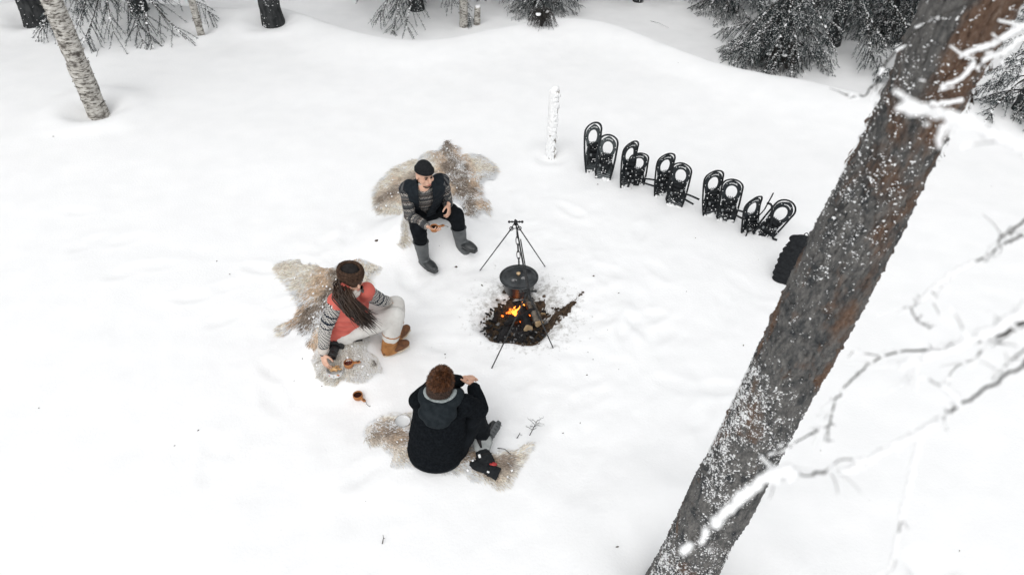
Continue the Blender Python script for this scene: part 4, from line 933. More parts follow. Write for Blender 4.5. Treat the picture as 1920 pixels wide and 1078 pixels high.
# ---------------------------------------------------------------- snowshoes
SL, SW = .70, .112
def shoe_outline(n, inset=0.0):
    """closed outline in local x-z: rounded toe at the top, narrow tail at the bottom"""
    pts = []; zc_ = SL - SW; a = np.linspace(0, math.pi, 25)
    for k in a: pts.append((SW * math.cos(k), zc_ + SW * math.sin(k) * 1.02))
    for z, w in [(zc_ - .1, 1.0), (zc_ - .2, .99), (.28, .95), (.18, .86), (.08, .72), (.0, .58)]: pts.append((-SW * w, z))
    for z, w in [(.0, .58), (.08, .72), (.18, .86), (.28, .95), (zc_ - .2, .99), (zc_ - .1, 1.0)]: pts.append((SW * w, z))
    P = np.array(pts); c = V(0, .53); L = np.r_[0, np.cumsum(np.linalg.norm(np.diff(np.r_[P, P[:1]], axis=0), axis=1))]; s = np.linspace(0, L[-1], n, endpoint=False); PP = np.r_[P, P[:1]]
    out = np.stack([np.interp(s, L, PP[:, 0]), np.interp(s, L, PP[:, 1])], 1)
    cen = V(0, SL * .5); r = out - cen; return out - r / np.linalg.norm(r, axis=1)[:, None] * inset
def bend(v):
    v = np.array(v, float); z = v[:, 2]; v[:, 1] -= .055 * np.clip((z - .50) / .2, 0, 1) ** 2; return v
def shoe_proto(style):
    t = bpy.data.objects.new('snowshoe', None); link(t); n = 64
    o = shoe_outline(n); mb = MB(); e = np.c_[o[:, 0], np.zeros(n), o[:, 1]]; mb.tube(np.r_[e, e[:1]], .0105 if style else .0125, 8, caps=False); mb.v = [bend(x) for x in mb.v]; mb.build('frame', PLASTIC if style else DECK, t, local=True)
    ou = shoe_outline(n, .029 if style else .038); ou[:, 1] = np.where(ou[:, 1] > .5, ou[:, 1], np.minimum(ou[:, 1], ou[:, 1])); wz = np.clip((ou[:, 1] - .28) / .10, 0, 1) * (.35 + .65 * np.clip(np.abs(np.sin(np.arctan2(ou[:, 0], ou[:, 1] - .5) * 2.0)) * 1.6, 0, 1)); full = shoe_outline(n, .003); ou = full * (1 - wz)[:, None] + ou * wz[:, None]; hc = V(0, .522); ang = np.arctan2(ou[:, 1] - hc[1], ou[:, 0] - hc[0]); hr = np.where(np.sin(ang) > 0, 1, 1.0)
    ho = np.c_[hc[0] + .061 * np.cos(ang), hc[1] + .086 * np.sin(ang)]; v = []; m = 5
    for sd_ in (-.004, .004):
        for i in range(m): w = i / (m - 1); q = ho * (1 - w) + ou * w; v.append(np.c_[q[:, 0], np.full(n, sd_), q[:, 1]])
    f = []
    for b in (0, m):
        for i in range(m - 1):
            for k in range(n): q = ((b + i) * n + k, (b + i) * n + (k + 1) % n, (b + i + 1) * n + (k + 1) % n, (b + i + 1) * n + k); f.append(q if b else q[::-1])
    for i in (0, m - 1):
        for k in range(n): f.append((i * n + k, i * n + (k + 1) % n, (m + i) * n + (k + 1) % n, (m + i) * n + k))
    mb = MB(); mb.add(bend(np.concatenate(v)), f); dk = mb.build('deck', DECK if style else DECKG, t, False, local=True)
    rb = MB()
    for k in range(7): z = .05 + k * .024; w = .13 + k * .009; rb.box((0, -.007, z), (w, .005, .006), Matrix.Rotation(.35 if style else .1, 3, 'Y'))
    rb.build('deck_ribs', STEEL if not style else GREYPL, dk, False, local=True)
    rv = MB()
    for k in range(0, n, 5):
        q = ou[k] * .93 + V(0, .025)
        rv.add(bend((MB().ball((q[0], -.006, q[1]), (.0055, .003, .0055), n=8, m=5)).v[0]), MB().ball((0, 0, 0), 1, n=8, m=5).f)
    rv.build('rivets', PRINT, dk, local=True)
    pr = MB()
    for k in range(4):                                       # printed white slash marks by the toe
        a = 1.15 + k * .26; q = V(0, .53) + V(math.cos(a), math.sin(a)) * V(.085, .115); pr.box((q[0], -.0065 - .055 * max(0, min(1, (q[1] - .5) / .2)) ** 2, q[1]), (.034 - .006 * k, .002, .007), Matrix.Rotation(-(a - 1.57) + .2, 3, 'Y'))
    pr.build('printed_mark', PRINT, dk, False, local=True)
    bd = MB(); bd.box((0, -.018, .36), (.130, .030, .16), bev=.008); bd.box((0, -.038, .435), (.115, .03, .040), bev=.008); bd.box((0, -.020, .22), (.075, .018, .075), bev=.006)
    for s in (-1, 1): bd.box((s * .062, -.036, .37), (.012, .05, .13), Matrix.Rotation(s * .25, 3, 'Z'), bev=.004); bd.box((s * .050, -.03, .275), (.010, .035, .07), bev=.003)
    bi = bd.build('binding', PLASTIC, t, False, local=True)
    for k, z in enumerate((.315, .365, .415)):
        b = MB(); a = np.linspace(0, math.pi, 11); b.etube(np.c_[.066 * np.cos(a), -.018 - .052 * np.sin(a), np.full(11, z) + .006 * np.sin(a * 3 + k)], .0022, .013, (0, 1, 0), n=8); b.build('strap', PLASTIC, bi, local=True)
    for s in (-1, 1): MB().box((s * .055, -.068, .34 + .03 * s), (.024, .014, .03), Matrix.Rotation(s * .4, 3, 'Z'), bev=.003).build('buckle', GREYPL, bi, False, local=True)
    b = MB()
    for s in (-.045, -.022, 0, .022, .045): b.add([(s - .009, .004, .45), (s + .009, .004, .45), (s, .032, .455), (s - .009, .004, .44), (s + .009, .004, .44)], [(0, 1, 2), (3, 2, 4), (0, 2, 3), (1, 4, 2), (0, 3, 4, 1)])
    b.build('crampon', STEEL, t, False, local=True)
    return t
def rot_children_copy(src, dst):
    for ch in src.children:
        c = ch.copy(); link(c, dst); rot_children_copy(ch, c)
protos = [shoe_proto(0), shoe_proto(1)]
SH = [  # base pixel, tip pixel, tip height, yaw, style, label
    ((1110, 322), (1112, 229), .60, .35, 0, 'back snowshoe of the tube-framed pair nearest the white stump'),
    ((1130, 336), (1144, 251), .58, -.25, 0, 'front snowshoe of the tube-framed pair nearest the white stump'),
    ((1174, 349), (1183, 263), .58, .55, 1, 'back snowshoe of the second pair from the white stump'),
    ((1192, 346), (1200, 283), .48, -.05, 1, 'front snowshoe of the second pair from the white stump'),
    ((1240, 366), (1250, 285), .56, .30, 1, 'left snowshoe of the middle pair in the row'),
    ((1264, 386), (1282, 303), .57, -.40, 1, 'right snowshoe of the middle pair in the row'),
    ((1332, 403), (1339, 317), .58, .20, 1, 'left snowshoe of the fourth pair from the white stump'),
    ((1360, 414), (1377, 333), .55, -.35, 1, 'right snowshoe of the fourth pair from the white stump'),
    ((1404, 432), (1413, 366), .46, .45, 1, 'left snowshoe of the pair nearest the backpack'),
    ((1430, 440), (1484, 377), .42, -.55, 1, 'tilted right snowshoe of the pair nearest the backpack')]
used_p = [False, False]; rgs = np.random.default_rng(14)
for k, (bp, tp_, zt, yaw, style, lab) in enumerate(SH):
    g_ = on(*bp); tip = at(*tp_, zt); up = nrm(tip - g_); vis = np.linalg.norm(tip - g_); s = 1.0
    if not used_p[style]: t = protos[style]; used_p[style] = True
    else:
        t = bpy.data.objects.new('snowshoe', None); link(t); rot_children_copy(protos[style], t)
    ax = nrm(np.cross(V(math.sin(yaw), -math.cos(yaw), 0), up)) * -1; fy = np.cross(up, ax)       # local x, local y (back side)
    Mx = Matrix(((ax[0], fy[0], up[0]), (ax[1], fy[1], up[1]), (ax[2], fy[2], up[2])))
    t.rotation_mode = 'QUATERNION'; t.rotation_quaternion = Mx.to_quaternion(); org = tip - up * SL; t.location = tuple(org); t.scale = (s, s, s)
    tag(t, lab, 'snowshoe', 'row of snowshoes stuck upright in the snow')
    sn = MB(); M3 = np.array(Mx)
    for q in range(18): sn.lump((rgs.normal(0, .05), -.03 - .035 * rgs.random(), rgs.uniform(.20, .46)), rgs.uniform(.003, .0075), q + k, .5, n=6, m=4)
    for q in range(20): sn.lump((rgs.uniform(-.085, .085), -.012, SL - vis + rgs.uniform(-.03, .03)), (rgs.uniform(.01, .022), .014, rgs.uniform(.008, .016)), q * 2 + k, .5, n=7, m=5)
    o = sn.build('snow_crumbs', CLUMP, t, local=True)
    strap = MB()                                              # loose heel strap sticking out sideways, one for each shoe
    a = rgs.uniform(-.25, .25); sgn = 1 if k % 2 else -1
    if k in (3, 5, 7): ends = [(.07, -.05, .33), (.13, -.06, .335), (.20, -.055, .32), (.27, -.05, .30)]; e2 = [(.06, -.05, .28), (.14, -.06, .255), (.22, -.055, .225)]
    elif k == 8: ends = [(.02, -.05, .40), (.08, -.10, .52), (.11, -.13, .66), (.15, -.13, .74)]; e2 = [(-.06, -.04, .36), (-.10, -.08, .40), (-.13, -.09, .38)]
    elif k == 9: ends = [(.0, -.06, .36), (-.06, -.10, .47), (-.15, -.12, .58), (-.20, -.12, .56)]; e2 = [(.06, -.05, .30), (.11, -.07, .27), (.15, -.06, .28)]
    else: ends = [(sgn * .06, -.05, .30), (sgn * .095, -.075, .27), (sgn * .10, -.07, .22), (sgn * .085, -.05, .18)]; e2 = [(sgn * .06, -.045, .36), (sgn * .085, -.07, .35), (sgn * .09, -.075, .32)]
    for e in (ends, e2):
        e = np.array(e); u = np.linspace(0, len(e) - 1, 9); e = np.stack([np.interp(u, range(len(e)), e[:, j]) for j in range(3)], 1); strap.etube(e, .0035, .0125, (0, 1, 0), n=8)
    strap.build('heel_strap', PLASTIC, t, local=True)

# ---------------------------------------------------------------- backpack behind the pine
bp0 = on(1470, 524); bt0 = at(1506, 447, .46); up = nrm(bt0 - bp0); fx = nrm(np.cross(up, V(.35, 1, 0))); fy = np.cross(up, fx); t = thing('backpack', bp0, 'black rucksack resting in the snow behind the slanting pine', 'backpack')
MP = np.stack([fx, fy, up], 1); L3 = lambda *q: bp0 + MP @ V(*q)
b = MB(); b.etube([L3(0, 0, z) for z in (-.05, .0, .1, .2, .3, .38, .45, .50)], [.11, .13, .135, .135, .13, .12, .10, .05], [.07, .085, .09, .09, .085, .075, .06, .03], fx, n=28)
for z_, w_ in ((.04, .24), (.16, .25), (.28, .235), (.38, .21)): b.box(L3(0, -.01, z_), (w_, .16, .11), MP, bev=.03)
fused(b, 'body', PACK, t, .009, 3, lambda v: .013 * noise3(v * 13, 3) + .007 * np.sin((v @ up) * 95 + 2 * noise3(v * 6, 8)) + .003 * noise3(v * 40, 4))
b = MB(); b.ball(L3(.0, -.085, .13), (.10, .055, .12), MP); fused(b, 'front_pocket', PACK, t, .009, 2, lambda v: .004 * noise3(v * 25, 5))
b = MB(); b.ball(L3(0, -.02, .44), (.125, .10, .055), MP); lid = fused(b, 'lid', PACK, t, .009, 2, lambda v: .004 * noise3(v * 25, 6))
for z in (.22, .29, .36): MB().etube([L3(x, -.098 + .10 * (x / .13) ** 2, z) for x in np.linspace(-.125, .125, 9)], .003, .010, fy, n=8).build('compression_strap', CAMGREY, t)
MB().tube([L3(-.02 + .02 * math.cos(a), -.03, .505 + .03 * math.sin(a)) for a in np.linspace(0, math.pi, 9)], .005, 7).build('grab_handle', PLASTIC, t)
MB().tube([L3(-.10 + .035 * math.cos(a), -.05, -.005 + .035 * math.sin(a)) for a in np.linspace(0, 6.28, 15)], .0045, 7).build('strap_loop', PLASTIC, t)
MB().box(L3(.03, -.135, .16), (.02, .004, .012), MP).build('reflector', GREYPL, t, False); MB().box(L3(-.06, -.11, .33), (.014, .006, .01), MP).build('reflector', GREYPL, t, False)

# ---------------------------------------------------------------- cups, tin, plate, camera
def kuksa(c, yaw, label, drink, tilt=(0, 0), hang=True, group='carved wooden cups'):
    """carved birch cup with an eyed handle; c = centre of its foot"""
    c = np.asarray(c, float); t = thing('kuksa_cup', c, label, 'cup', group); R_ = np.array(Matrix.Rotation(yaw, 3, 'Z') @ Matrix.Rotation(tilt[0], 3, 'X') @ Matrix.Rotation(tilt[1], 3, 'Y'))
    L = lambda *q: c + R_ @ V(*q)
    MB().lathe([(.001, .0), (.026, .0), (.038, .012), (.043, .032), (.0415, .055), (.0395, .057), (.037, .055), (.038, .034), (.033, .016), (.001, .012)], c, R_, n=32).build('bowl', KUKSA, t)
    h = MB(); h.etube([L(.036, 0, .040), L(.055, 0, .043), L(.072, 0, .045), L(.092, 0, .046), L(.104, 0, .043)], [.021, .014, .015, .015, .008], [.009, .008, .0075, .007, .005], R_ @ V(0, 1, 0), n=14)
    hd = h.build('handle', KUKSA, t); MB().tube([L(.083 + .008 * math.cos(a), .008 * math.sin(a), .053) for a in np.linspace(0, 6.28, 13)], .0025, 6).build('eye_ring', CHAR, hd)
    MB().lathe([(.001, .0), (.0375, .0)], L(0, 0, .040), R_, n=28, cap=False).build('drink', drink, t)
    if hang: MB().tube([L(.104, 0, .043), L(.112, .004, .036), L(.122, -.002, .030), L(.136, .004, .010), L(.146, .010, .004), L(.140, .018, .004)], .0022, 6).build('cord', TWIGM, t)
    return t
p = on(672, 746); kuksa(p + V(0, 0, -.006), -.75, 'wooden cup of black coffee standing alone on the snow', COFFEE)
hz = lambda px, py, dz=.03: on(px, py, dz)
kuksa(hz(656, 692, .034), .12, 'wooden cup with red drink beside the biscuit tin', TEA, hang=False)
p = hz(631, 702, .032); t = thing('biscuit_tin', p, 'round white tin filled with biscuit sticks on the cream hide', 'tin')
R0 = .074; MB().lathe([(.001, 0), (R0 * .97, 0), (R0, .004), (R0, .046), (R0 * 1.02, .048), (R0 * 1.02, .052), (R0 * .97, .052), (R0 * .95, .046), (R0 * .95, .006), (.001, .005)], p, n=40).build('tin_body', WHITEN, t)
MB().tube([p + V(R0 * 1.015 * math.cos(a), R0 * 1.015 * math.sin(a), .051) for a in np.linspace(0, 6.2832, 41)], .0022, 6).build('rim', TINRIM, t)
for k in range(11):
    a = k / 11 * 6.283 + .15; c = p + V(math.cos(a), math.sin(a), 0) * (R0 + .0008) + V(0, 0, .024); tn = V(-math.sin(a), math.cos(a), 0); out = []
    for q in np.linspace(0, 6.283, 16, endpoint=False): out.append(c + tn * .0085 * (math.sin(q) ** 3) + V(0, 0, 1) * .0085 * (.8 * math.cos(q) - .35 * math.cos(2 * q) - .1 * math.cos(3 * q)))
    out = np.array(out) if k % 2 else c + (np.array(out) - c) * .75; MB().add(np.r_[out, out + V(math.cos(a), math.sin(a), 0) * .0008], [tuple(range(16)), tuple(range(16, 32))] + [(i, (i + 1) % 16, 16 + (i + 1) % 16, 16 + i) for i in range(16)]).build('printed_heart', REDPRINT if k % 2 else BANDB, t, False)
rg = np.random.default_rng(6)
for k in range(16):
    a = rg.normal(.5, .5); c = p + V(rg.normal(0, .022), rg.normal(0, .022), .036 + .001 * k); d = V(math.cos(a), math.sin(a), rg.normal(0, .12)); L_ = rg.uniform(.015, .024)
    o = MB().etube([c - d * L_, c - d * L_ * .5, c + d * L_ * .5, c + d * L_], [.006, .0085, .0085, .006], [.004, .006, .006, .004], (0, 0, 1), n=9).build('biscuit_stick', PASTRY, None); tag(o, 'golden biscuit stick heaped in the round white tin', 'biscuit', 'biscuit sticks in the tin')
p = hz(756, 797, .042); t = thing('tin_plate', p, 'empty white tin plate on the sandy hide beside the man in black', 'plate'); Mt = np.array(Matrix.Rotation(.12, 3, 'Y') @ Matrix.Rotation(-.05, 3, 'X'))
MB().lathe([(.001, .004), (.043, .004), (.050, .010), (.061, .015), (.063, .0165), (.061, .0125), (.051, .0065), (.044, .0), (.001, .0)], p, Mt, n=40).build('dish', WHITEN, t)
MB().tube([p + Mt @ V(.062 * math.cos(a), .062 * math.sin(a), .0155) for a in np.linspace(0, 6.2832, 41)], .0016, 6).build('rim', TINRIM, t)
# camera lying on the hide
p = hz(634, 656, .035); t = thing('photo_camera', p, 'black photo camera with long lens lying on the hide beside the woman', 'camera')
ld = nrm(at(624, 676) - at(636, 650)); ld[2] = -.10; ld = nrm(ld); cs = nrm(np.cross(ld, V(0, 0, 1))); cu = np.cross(cs, ld); MC = np.stack([cs, ld, cu], 1); K = lambda *q: p + MC @ V(*q)
MB().box(K(0, 0, .035), (.128, .045, .075), MC, bev=.010).build('body', CAMBODY, t, False); MB().box(K(.055, .018, .030), (.030, .05, .07), MC, bev=.011).build('grip', CAMBODY, t, False)
pr = MB(); pr.add([K(*q) for q in [(-.032, .03, .070), (.032, .03, .070), (.032, -.025, .070), (-.032, -.025, .070), (-.020, .022, .098), (.020, .022, .098), (.020, -.018, .096), (-.020, -.018, .096)]], [(0, 1, 5, 4), (1, 2, 6, 5), (2, 3, 7, 6), (3, 0, 4, 7), (4, 5, 6, 7)]); pr.build('viewfinder_hump', CAMBODY, t, False)
ML = np.stack([cs, -cu, ld], 1)
ln_ = MB(); ln_.lathe([(.001, 0), (.032, 0), (.034, .02), (.036, .03), (.036, .055), (.034, .058), (.037, .062), (.037, .088), (.040, .10), (.040, .118), (.036, .118), (.034, .105), (.001, .103)], K(0, .022, .036), ML, n=30); le = ln_.build('lens', CAMBODY, t)
MB().tube([K(.0375 * math.cos(a), .022 + .066, .036 + .0375 * math.sin(a)) for a in np.linspace(0, 6.2832, 31)], .0018, 6).build('focus_ring', CAMGREY, le); MB().lathe([(.001, .108), (.033, .106)], K(0, .022, .036), ML, n=24, cap=False).build('front_glass', GLASS, le)
MB().lathe([(.001, 0), (.009, 0), (.009, .008), (.001, .009)], K(.045, .0, .072), MC, n=16).build('dial', CAMGREY, t); MB().lathe([(.001, 0), (.012, 0), (.012, .007), (.001, .008)], K(-.045, 0, .072), MC, n=16).build('dial', CAMGREY, t)
MB().box(K(0, -.0235, .032), (.072, .003, .05), MC, bev=.001).build('rear_screen', GLASS, t, False)
b = MB(); b.box(K(-.01, -.075, .025), (.105, .055, .035), MC, bev=.012); b.box(K(-.02, -.10, .012), (.08, .04, .022), MC, bev=.008); fused(b, 'folded_strap_pad', NAVY, t, .005, 3, lambda v: .003 * noise3(v * 40, 2))

# spruce sprig stuck in the snow
p = on(990, 818); t = thing('spruce_sprig', p, 'small bare spruce sprig sticking out of the snow right of the man in black', 'twig'); tip = at(1008, 787, .10); m = MB(); m.tube([p - V(0, 0, .03), (p + tip) / 2 + V(.004, 0, 0), tip], [.0042, .003, .0016], 6); rg = np.random.default_rng(2); st_ = m.build('stem', TWIGM, t)
for k in range(9):
    f = .35 + .65 * k / 9; o = p + (tip - p) * f; sg = -1 if k % 2 else 1; e = o + V(sg * rg.uniform(.03, .085), rg.uniform(-.01, .05), rg.uniform(-.015, .04)); b = MB(); b.tube([o, (o + e) / 2 + V(0, 0, .004), e], [.0022, .0018, .001], 4)
    for q in range(8): w = o + (e - o) * rg.random(); b.tube([w, w + rg.normal(0, .010, 3)], [.0010, .0005], 3)
    b.build('side_twig', TWIGM, t)
for k, (a, b_px, lab) in enumerate([((930, 838), (958, 855), 'thin dark twig half buried beside the mitten'), ((968, 822), (975, 815), 'short curl of bark on the hide edge near the sprig'), ((716, 1020), (719, 1006), 'tiny upright twig in the snow near the bottom edge'), ((180, 108), (187, 95), 'small broken branch poking from the snow beside the large birch'), ((1215, 38), (1252, 55), 'thin dead twig on the bank right of the far trunk')]):
    p0, p1 = on(*a), on(*b_px) + V(0, 0, .03); o = MB().tube([p0 - V(0, 0, .01), (p0 + p1) / 2 + V(.01, 0, .02), p1], [.004, .003, .0015], 5).tube([(p0 + p1) / 2 + V(.01, 0, .02), p1 + V(.02, -.03, .0)], [.002, .001], 4).build('twig', TWIGM, None); tag(o, lab, 'twig', 'loose twigs in the snow')
# crumbs of bark and needles strewn over the clearing
lt = MB(); rg = np.random.default_rng(90)
for k in range(48):
    px, py = rg.uniform(40, 1880), rg.uniform(70, 1060); p = on(px, py) if k % 3 == 1 else V(FIRE[0] + rg.normal(0, 1.1), FIRE[1] + rg.normal(0, .9), 0); p[2] = zf(p[0], p[1]) + .004; s = rg.uniform(.002, .005) * (1 if k % 7 else 1.8)
    lt.lump(p, (s * rg.uniform(1, 3.0), s, s * .7), k, .5, n=5, m=4, M=Matrix.Rotation(rg.uniform(0, 3), 3, 'Z'))
for px, py, s in [(706, 452, .022), (855, 501, .016), (1113, 518, .010), (1160, 550, .008)]: lt.lump(on(px, py, .006), (s, s * .6, s * .5), px, .5, n=7, m=5)
tag(lt.build('forest_litter', LITTER, None, False), 'scattered crumbs of bark and needles on the snow', 'litter', kind='stuff')

# ---------------------------------------------------------------- people
def hand(mb, wrist, d, n, thumb, curl=.5, spread=.0, pinch=0.0, sc_=1.0):
    """palm, four fingers and a thumb. d: towards the fingers, n: out of the palm, thumb: +1/-1 side of d x n"""
    d = nrm(d); n = nrm(np.asarray(n, float) - d * (np.asarray(n, float) @ d)); s = np.cross(d, n) * thumb; k = sc_
    mb.etube([wrist - d * .02, wrist + d * .01, wrist + d * .05 * k, wrist + d * .088 * k], [.025, .028, .040 * k, .039 * k], [.019, .018, .0145, .011], s, n=16)
    tips = []
    for i, (off, L, r) in enumerate(((.030, .072, .0088), (.010, .080, .009), (-.010, .074, .0086), (-.029, .058, .0078))):
        p = wrist + d * (.084 - .004 * abs(i - 1)) * k + s * off * k; a = .25; dirn = nrm(d + s * (off * 5 * spread)); pts = [p - d * .012, p]; ax = s
        for seg, fr in enumerate((.44, .31, .25)):
            ang = (curl * (1.0 + .1 * i) + (pinch if i < 2 else 0)) * (.55, 1.0, .8)[seg]; dirn = nrm(dirn * math.cos(ang) + n * math.sin(ang)); n_ = n
            n = nrm(n - dirn * (n @ dirn)); p = p + dirn * L * fr * k; pts.append(p)
        n = nrm(np.cross(s * thumb, d)); n = n if True else n_
        mb.chain(pts, [r * k, r * k, r * .95 * k, r * .88 * k, r * .78 * k], n=10); tips.append(p)
    b = wrist + d * .022 * k + s * .026 * k; td = nrm(d * .62 + s * .62 + n * (.25 + .5 * curl)); p1 = b + td * .038 * k; td2 = nrm(td + d * .35 - s * .35 * (curl + pinch) + n * .3 * curl); p2 = p1 + td2 * .030 * k; p3 = p2 + nrm(td2 + d * .2 - s * .3 * curl) * .024 * k
    mb.chain([b, p1, p2, p3], [.014 * k, .0115 * k, .010 * k, .008 * k], n=10); return tips
def head(mb, c, R_, neck, k=1.0):
    L = lambda *q: c + R_ @ (V(*q) * k)
    mb.ball(L(0, -.012, .022), V(.074, .094, .100) * k, R_); mb.ball(L(0, .020, -.045), V(.060, .072, .078) * k, R_); mb.ball(L(0, .062, -.095), V(.026, .024, .022) * k, R_)
    mb.ball(L(0, .060, .018), V(.055, .030, .020) * k, R_); mb.chain([L(0, .088, .008), L(0, .102, -.012), L(0, .108, -.030)], [.0085 * k, .011 * k, .014 * k]); mb.ball(L(0, .082, -.066), V(.026, .016, .012) * k, R_)
    for s in (-1, 1): mb.ball(L(s * .045, .055, -.030), V(.026, .026, .026) * k, R_); mb.ball(L(s * .075, -.008, -.008), V(.010, .020, .030) * k, R_)
    mb.chain([L(0, -.022, -.05), neck], [.052 * k, .056 * k])
def face_bits(body, c, R_, k=1.0, brow=HAIRB):
    L = lambda *q: c + R_ @ (V(*q) * k)
    for s in (-1, 1):
        MB().ball(L(s * .030, .083, -.002), V(.013, .007, .006) * k, R_).build('eye', EYE, body); MB().tube([L(s * .014, .095, .014), L(s * .030, .092, .020), L(s * .047, .080, .014)], [.004, .005, .003], 6).build('eyebrow', brow, body)
    MB().ball(L(0, .095, -.066), V(.021, .008, .0065) * k, R_).build('lips', LIPS, body)
def dome(mb, c, R_, rx, ry, rz, z0, zc_=0.0, n=28, m=12, th=.006):
    """a cap: the part of an ellipsoid above height z0, with an inner skin"""
    rings = []
    for sh in (0, 1):
        e = th * sh
        for i in range(m):
            a0 = math.asin(max(-1, min(1, z0 / rz))); a = a0 + (math.pi / 2 - a0) * i / (m - 1) * .995
            rings.append([c + R_ @ V((rx - e) * math.cos(a) * math.cos(q), (ry - e) * math.cos(a) * math.sin(q), zc_ + (rz - e) * math.sin(a)) for q in np.arange(n) / n * 2 * math.pi])
    v = np.concatenate(rings); f = []
    for b in (0, m):
        for i in range(m - 1):
            for k in range(n): q = ((b + i) * n + k, (b + i) * n + (k + 1) % n, (b + i + 1) * n + (k + 1) % n, (b + i + 1) * n + k); f.append(q if not b else q[::-1])
    for k in range(n): f.append((k, m * n + k, m * n + (k + 1) % n, (k + 1) % n))
    f.append(tuple((m - 1) * n + k for k in range(n))); return mb.add(v, f)
def oval(c, R_, rx, ry, z, n=36): return [c + R_ @ V(rx * math.cos(q), ry * math.sin(q), z) for q in np.linspace(0, 2 * math.pi, n + 1)]
def tufts(name, pts, dirs, L, w, m, parent, seed, kind='stuff', cur=.3):
    rg = np.random.default_rng(seed); pts = np.asarray(pts); dirs = np.asarray(dirs, float) + rg.normal(0, .25, (len(pts), 3)); dirs /= np.linalg.norm(dirs, axis=1)[:, None]
    sd_ = np.cross(dirs, rg.normal(0, 1, pts.shape)); sd_ /= np.linalg.norm(sd_, axis=1)[:, None] + 1e-9; Lr = (L * rg.uniform(.6, 1.2, len(pts)))[:, None]
    t = pts + dirs * Lr + V(0, 0, -cur) * Lr; md_ = pts + dirs * Lr * .55; Vv = np.stack([pts - sd_ * w, pts + sd_ * w, md_ + sd_ * w * .8, md_ - sd_ * w * .8, t], 1).reshape(-1, 3); b = np.arange(len(pts))[:, None] * 5
    return fast_mesh(name, Vv, np.concatenate([b + [0, 1, 2], b + [0, 2, 3], b + [3, 2, 4]]), m, parent, False, None, kind)
def folds(amp, sc_=(9, 9, 16), seed=0):
    return lambda v: amp * (fbm(v * V(*sc_), 3, seed) + .5 * np.abs(noise3(v * V(*sc_) * 1.9, seed + 4)))
def limb_uv(limbs, v, z_fallback):
    """metres along and round the nearest limb; limbs: lists of joints"""
    best = np.full(len(v), 9.); ku = np.zeros(len(v)); kv = np.zeros(len(v))
    for J in limbs:
        L0 = 0
        for a, b in zip(J[:-1], J[1:]):
            ab = b - a; L = np.linalg.norm(ab); d = ab / L; t = np.clip((v - a) @ d, 0, L); q = v - a - t[:, None] * d; r = np.linalg.norm(q, axis=1); m = r < best
            e1 = nrm(np.cross(d, V(.3, .2, 1))); e2 = np.cross(d, e1); an = np.arctan2(q @ e2, q @ e1); best[m] = r[m]; ku[m] = (L0 + t)[m]; kv[m] = (an * .055)[m]; L0 += L
    tor = best > .085; ku[tor] = (z_fallback - v[tor, 2]) ; kv[tor] = v[tor, 0] + v[tor, 1]
    return dict(ku=ku, kv=kv)
def boot(parent, knee, ank, toe, z0, shaft, mats, top=.36, fat=1.0, sole=True, laces=False, name='boot'):
    """shaft: height of the leg of the boot up the shin (m)"""
    up = nrm(knee - ank); fw = nrm(V(toe[0] - ank[0], toe[1] - ank[1], (toe[2] - ank[2]) * .25)); side = nrm(np.cross(fw, V(0, 0, 1))); gz_ = z0
    heel = ank - fw * .055; heel[2] = gz_ + .045; ball_ = ank + fw * .12; ball_[2] = gz_ + .042; tip = ank + fw * .175; tip[2] = gz_ + .038
    b = MB(); hs_ = np.linspace(0, shaft, 6); b.etube([ank + up * h for h in hs_], [.050 * fat, .052 * fat, .056 * fat, .061 * fat, .065 * fat, .067 * fat], [.056 * fat, .058 * fat, .060 * fat, .063 * fat, .066 * fat, .068 * fat], side, n=22)
    b.etube([heel, heel + fw * .03, ank * V(1, 1, 0) + V(0, 0, gz_ + .05), ball_ - fw * .03, ball_, tip], [.030 * fat, .038 * fat, .041 * fat, .048 * fat, .048 * fat, .036 * fat], [.042, .048, .055, .046, .040, .026], side, n=20); b.ball(tip, V(.034, .034, .028) * fat); b.chain([ank, ank + fw * .05 - V(0, 0, .01)], [.055 * fat, .05 * fat])
    mid = ank[2] + .02
    o = fused(b, name, mats[0], parent, .006, 3, lambda v: .003 * fbm(v * V(14, 14, 26), 2, 3) * (v[:, 2] > gz_ + .06))
    if sole:
        s = MB(); s.etube([heel - fw * .005 - V(0, 0, .030), heel + fw * .05 - V(0, 0, .032), ball_ - V(0, 0, .030), tip + fw * .028 - V(0, 0, .026)], [.034 * fat, .042 * fat, .053 * fat, .030 * fat], [.016, .016, .016, .014], side, n=18); fused(s, 'sole', mats[1], o, .005, 2)
    if len(mats) > 2 and mats[2] is not None:                  # darker foot shell
        s = MB(); s.etube([heel, heel + fw * .03, ank * V(1, 1, 0) + V(0, 0, gz_ + .045), ball_ - fw * .03, ball_, tip], V(.030, .040, .043, .050, .050, .038) * fat + .003, V(.030, .036, .042, .044, .041, .027) + .002, side, n=20); s.ball(tip, V(.036, .036, .030) * fat); fused(s, 'foot_shell', mats[2], o, .006, 3)
    c = ank + up * shaft; MB().tube([c + (side * .069 * fat * math.cos(a) + np.cross(up, side) * .070 * fat * math.sin(a)) for a in np.linspace(0, 6.2832, 25)], .006 if not laces else .009, 7).build('cuff', mats[0] if not laces else mats[0], o)
    if laces:
        for k in range(5):
            q = ank + fw * (.030 + .022 * k) + V(0, 0, .045 - .017 * k); MB().tube([q - side * .034, q + fw * .012 + V(0, 0, .012), q + side * .034], .0048, 6).build('lace', LACE, o)
        for s_ in (-1, 1): q = ank + fw * .04 + V(0, 0, .055); MB().tube([q, q + side * s_ * .03 + fw * .03 + V(0, 0, .018), q + side * s_ * .045 + V(0, 0, -.01), q + side * s_ * .03 + fw * .05 + V(0, 0, -.045)], .0028, 6).build('lace', LACE, o)
    return o

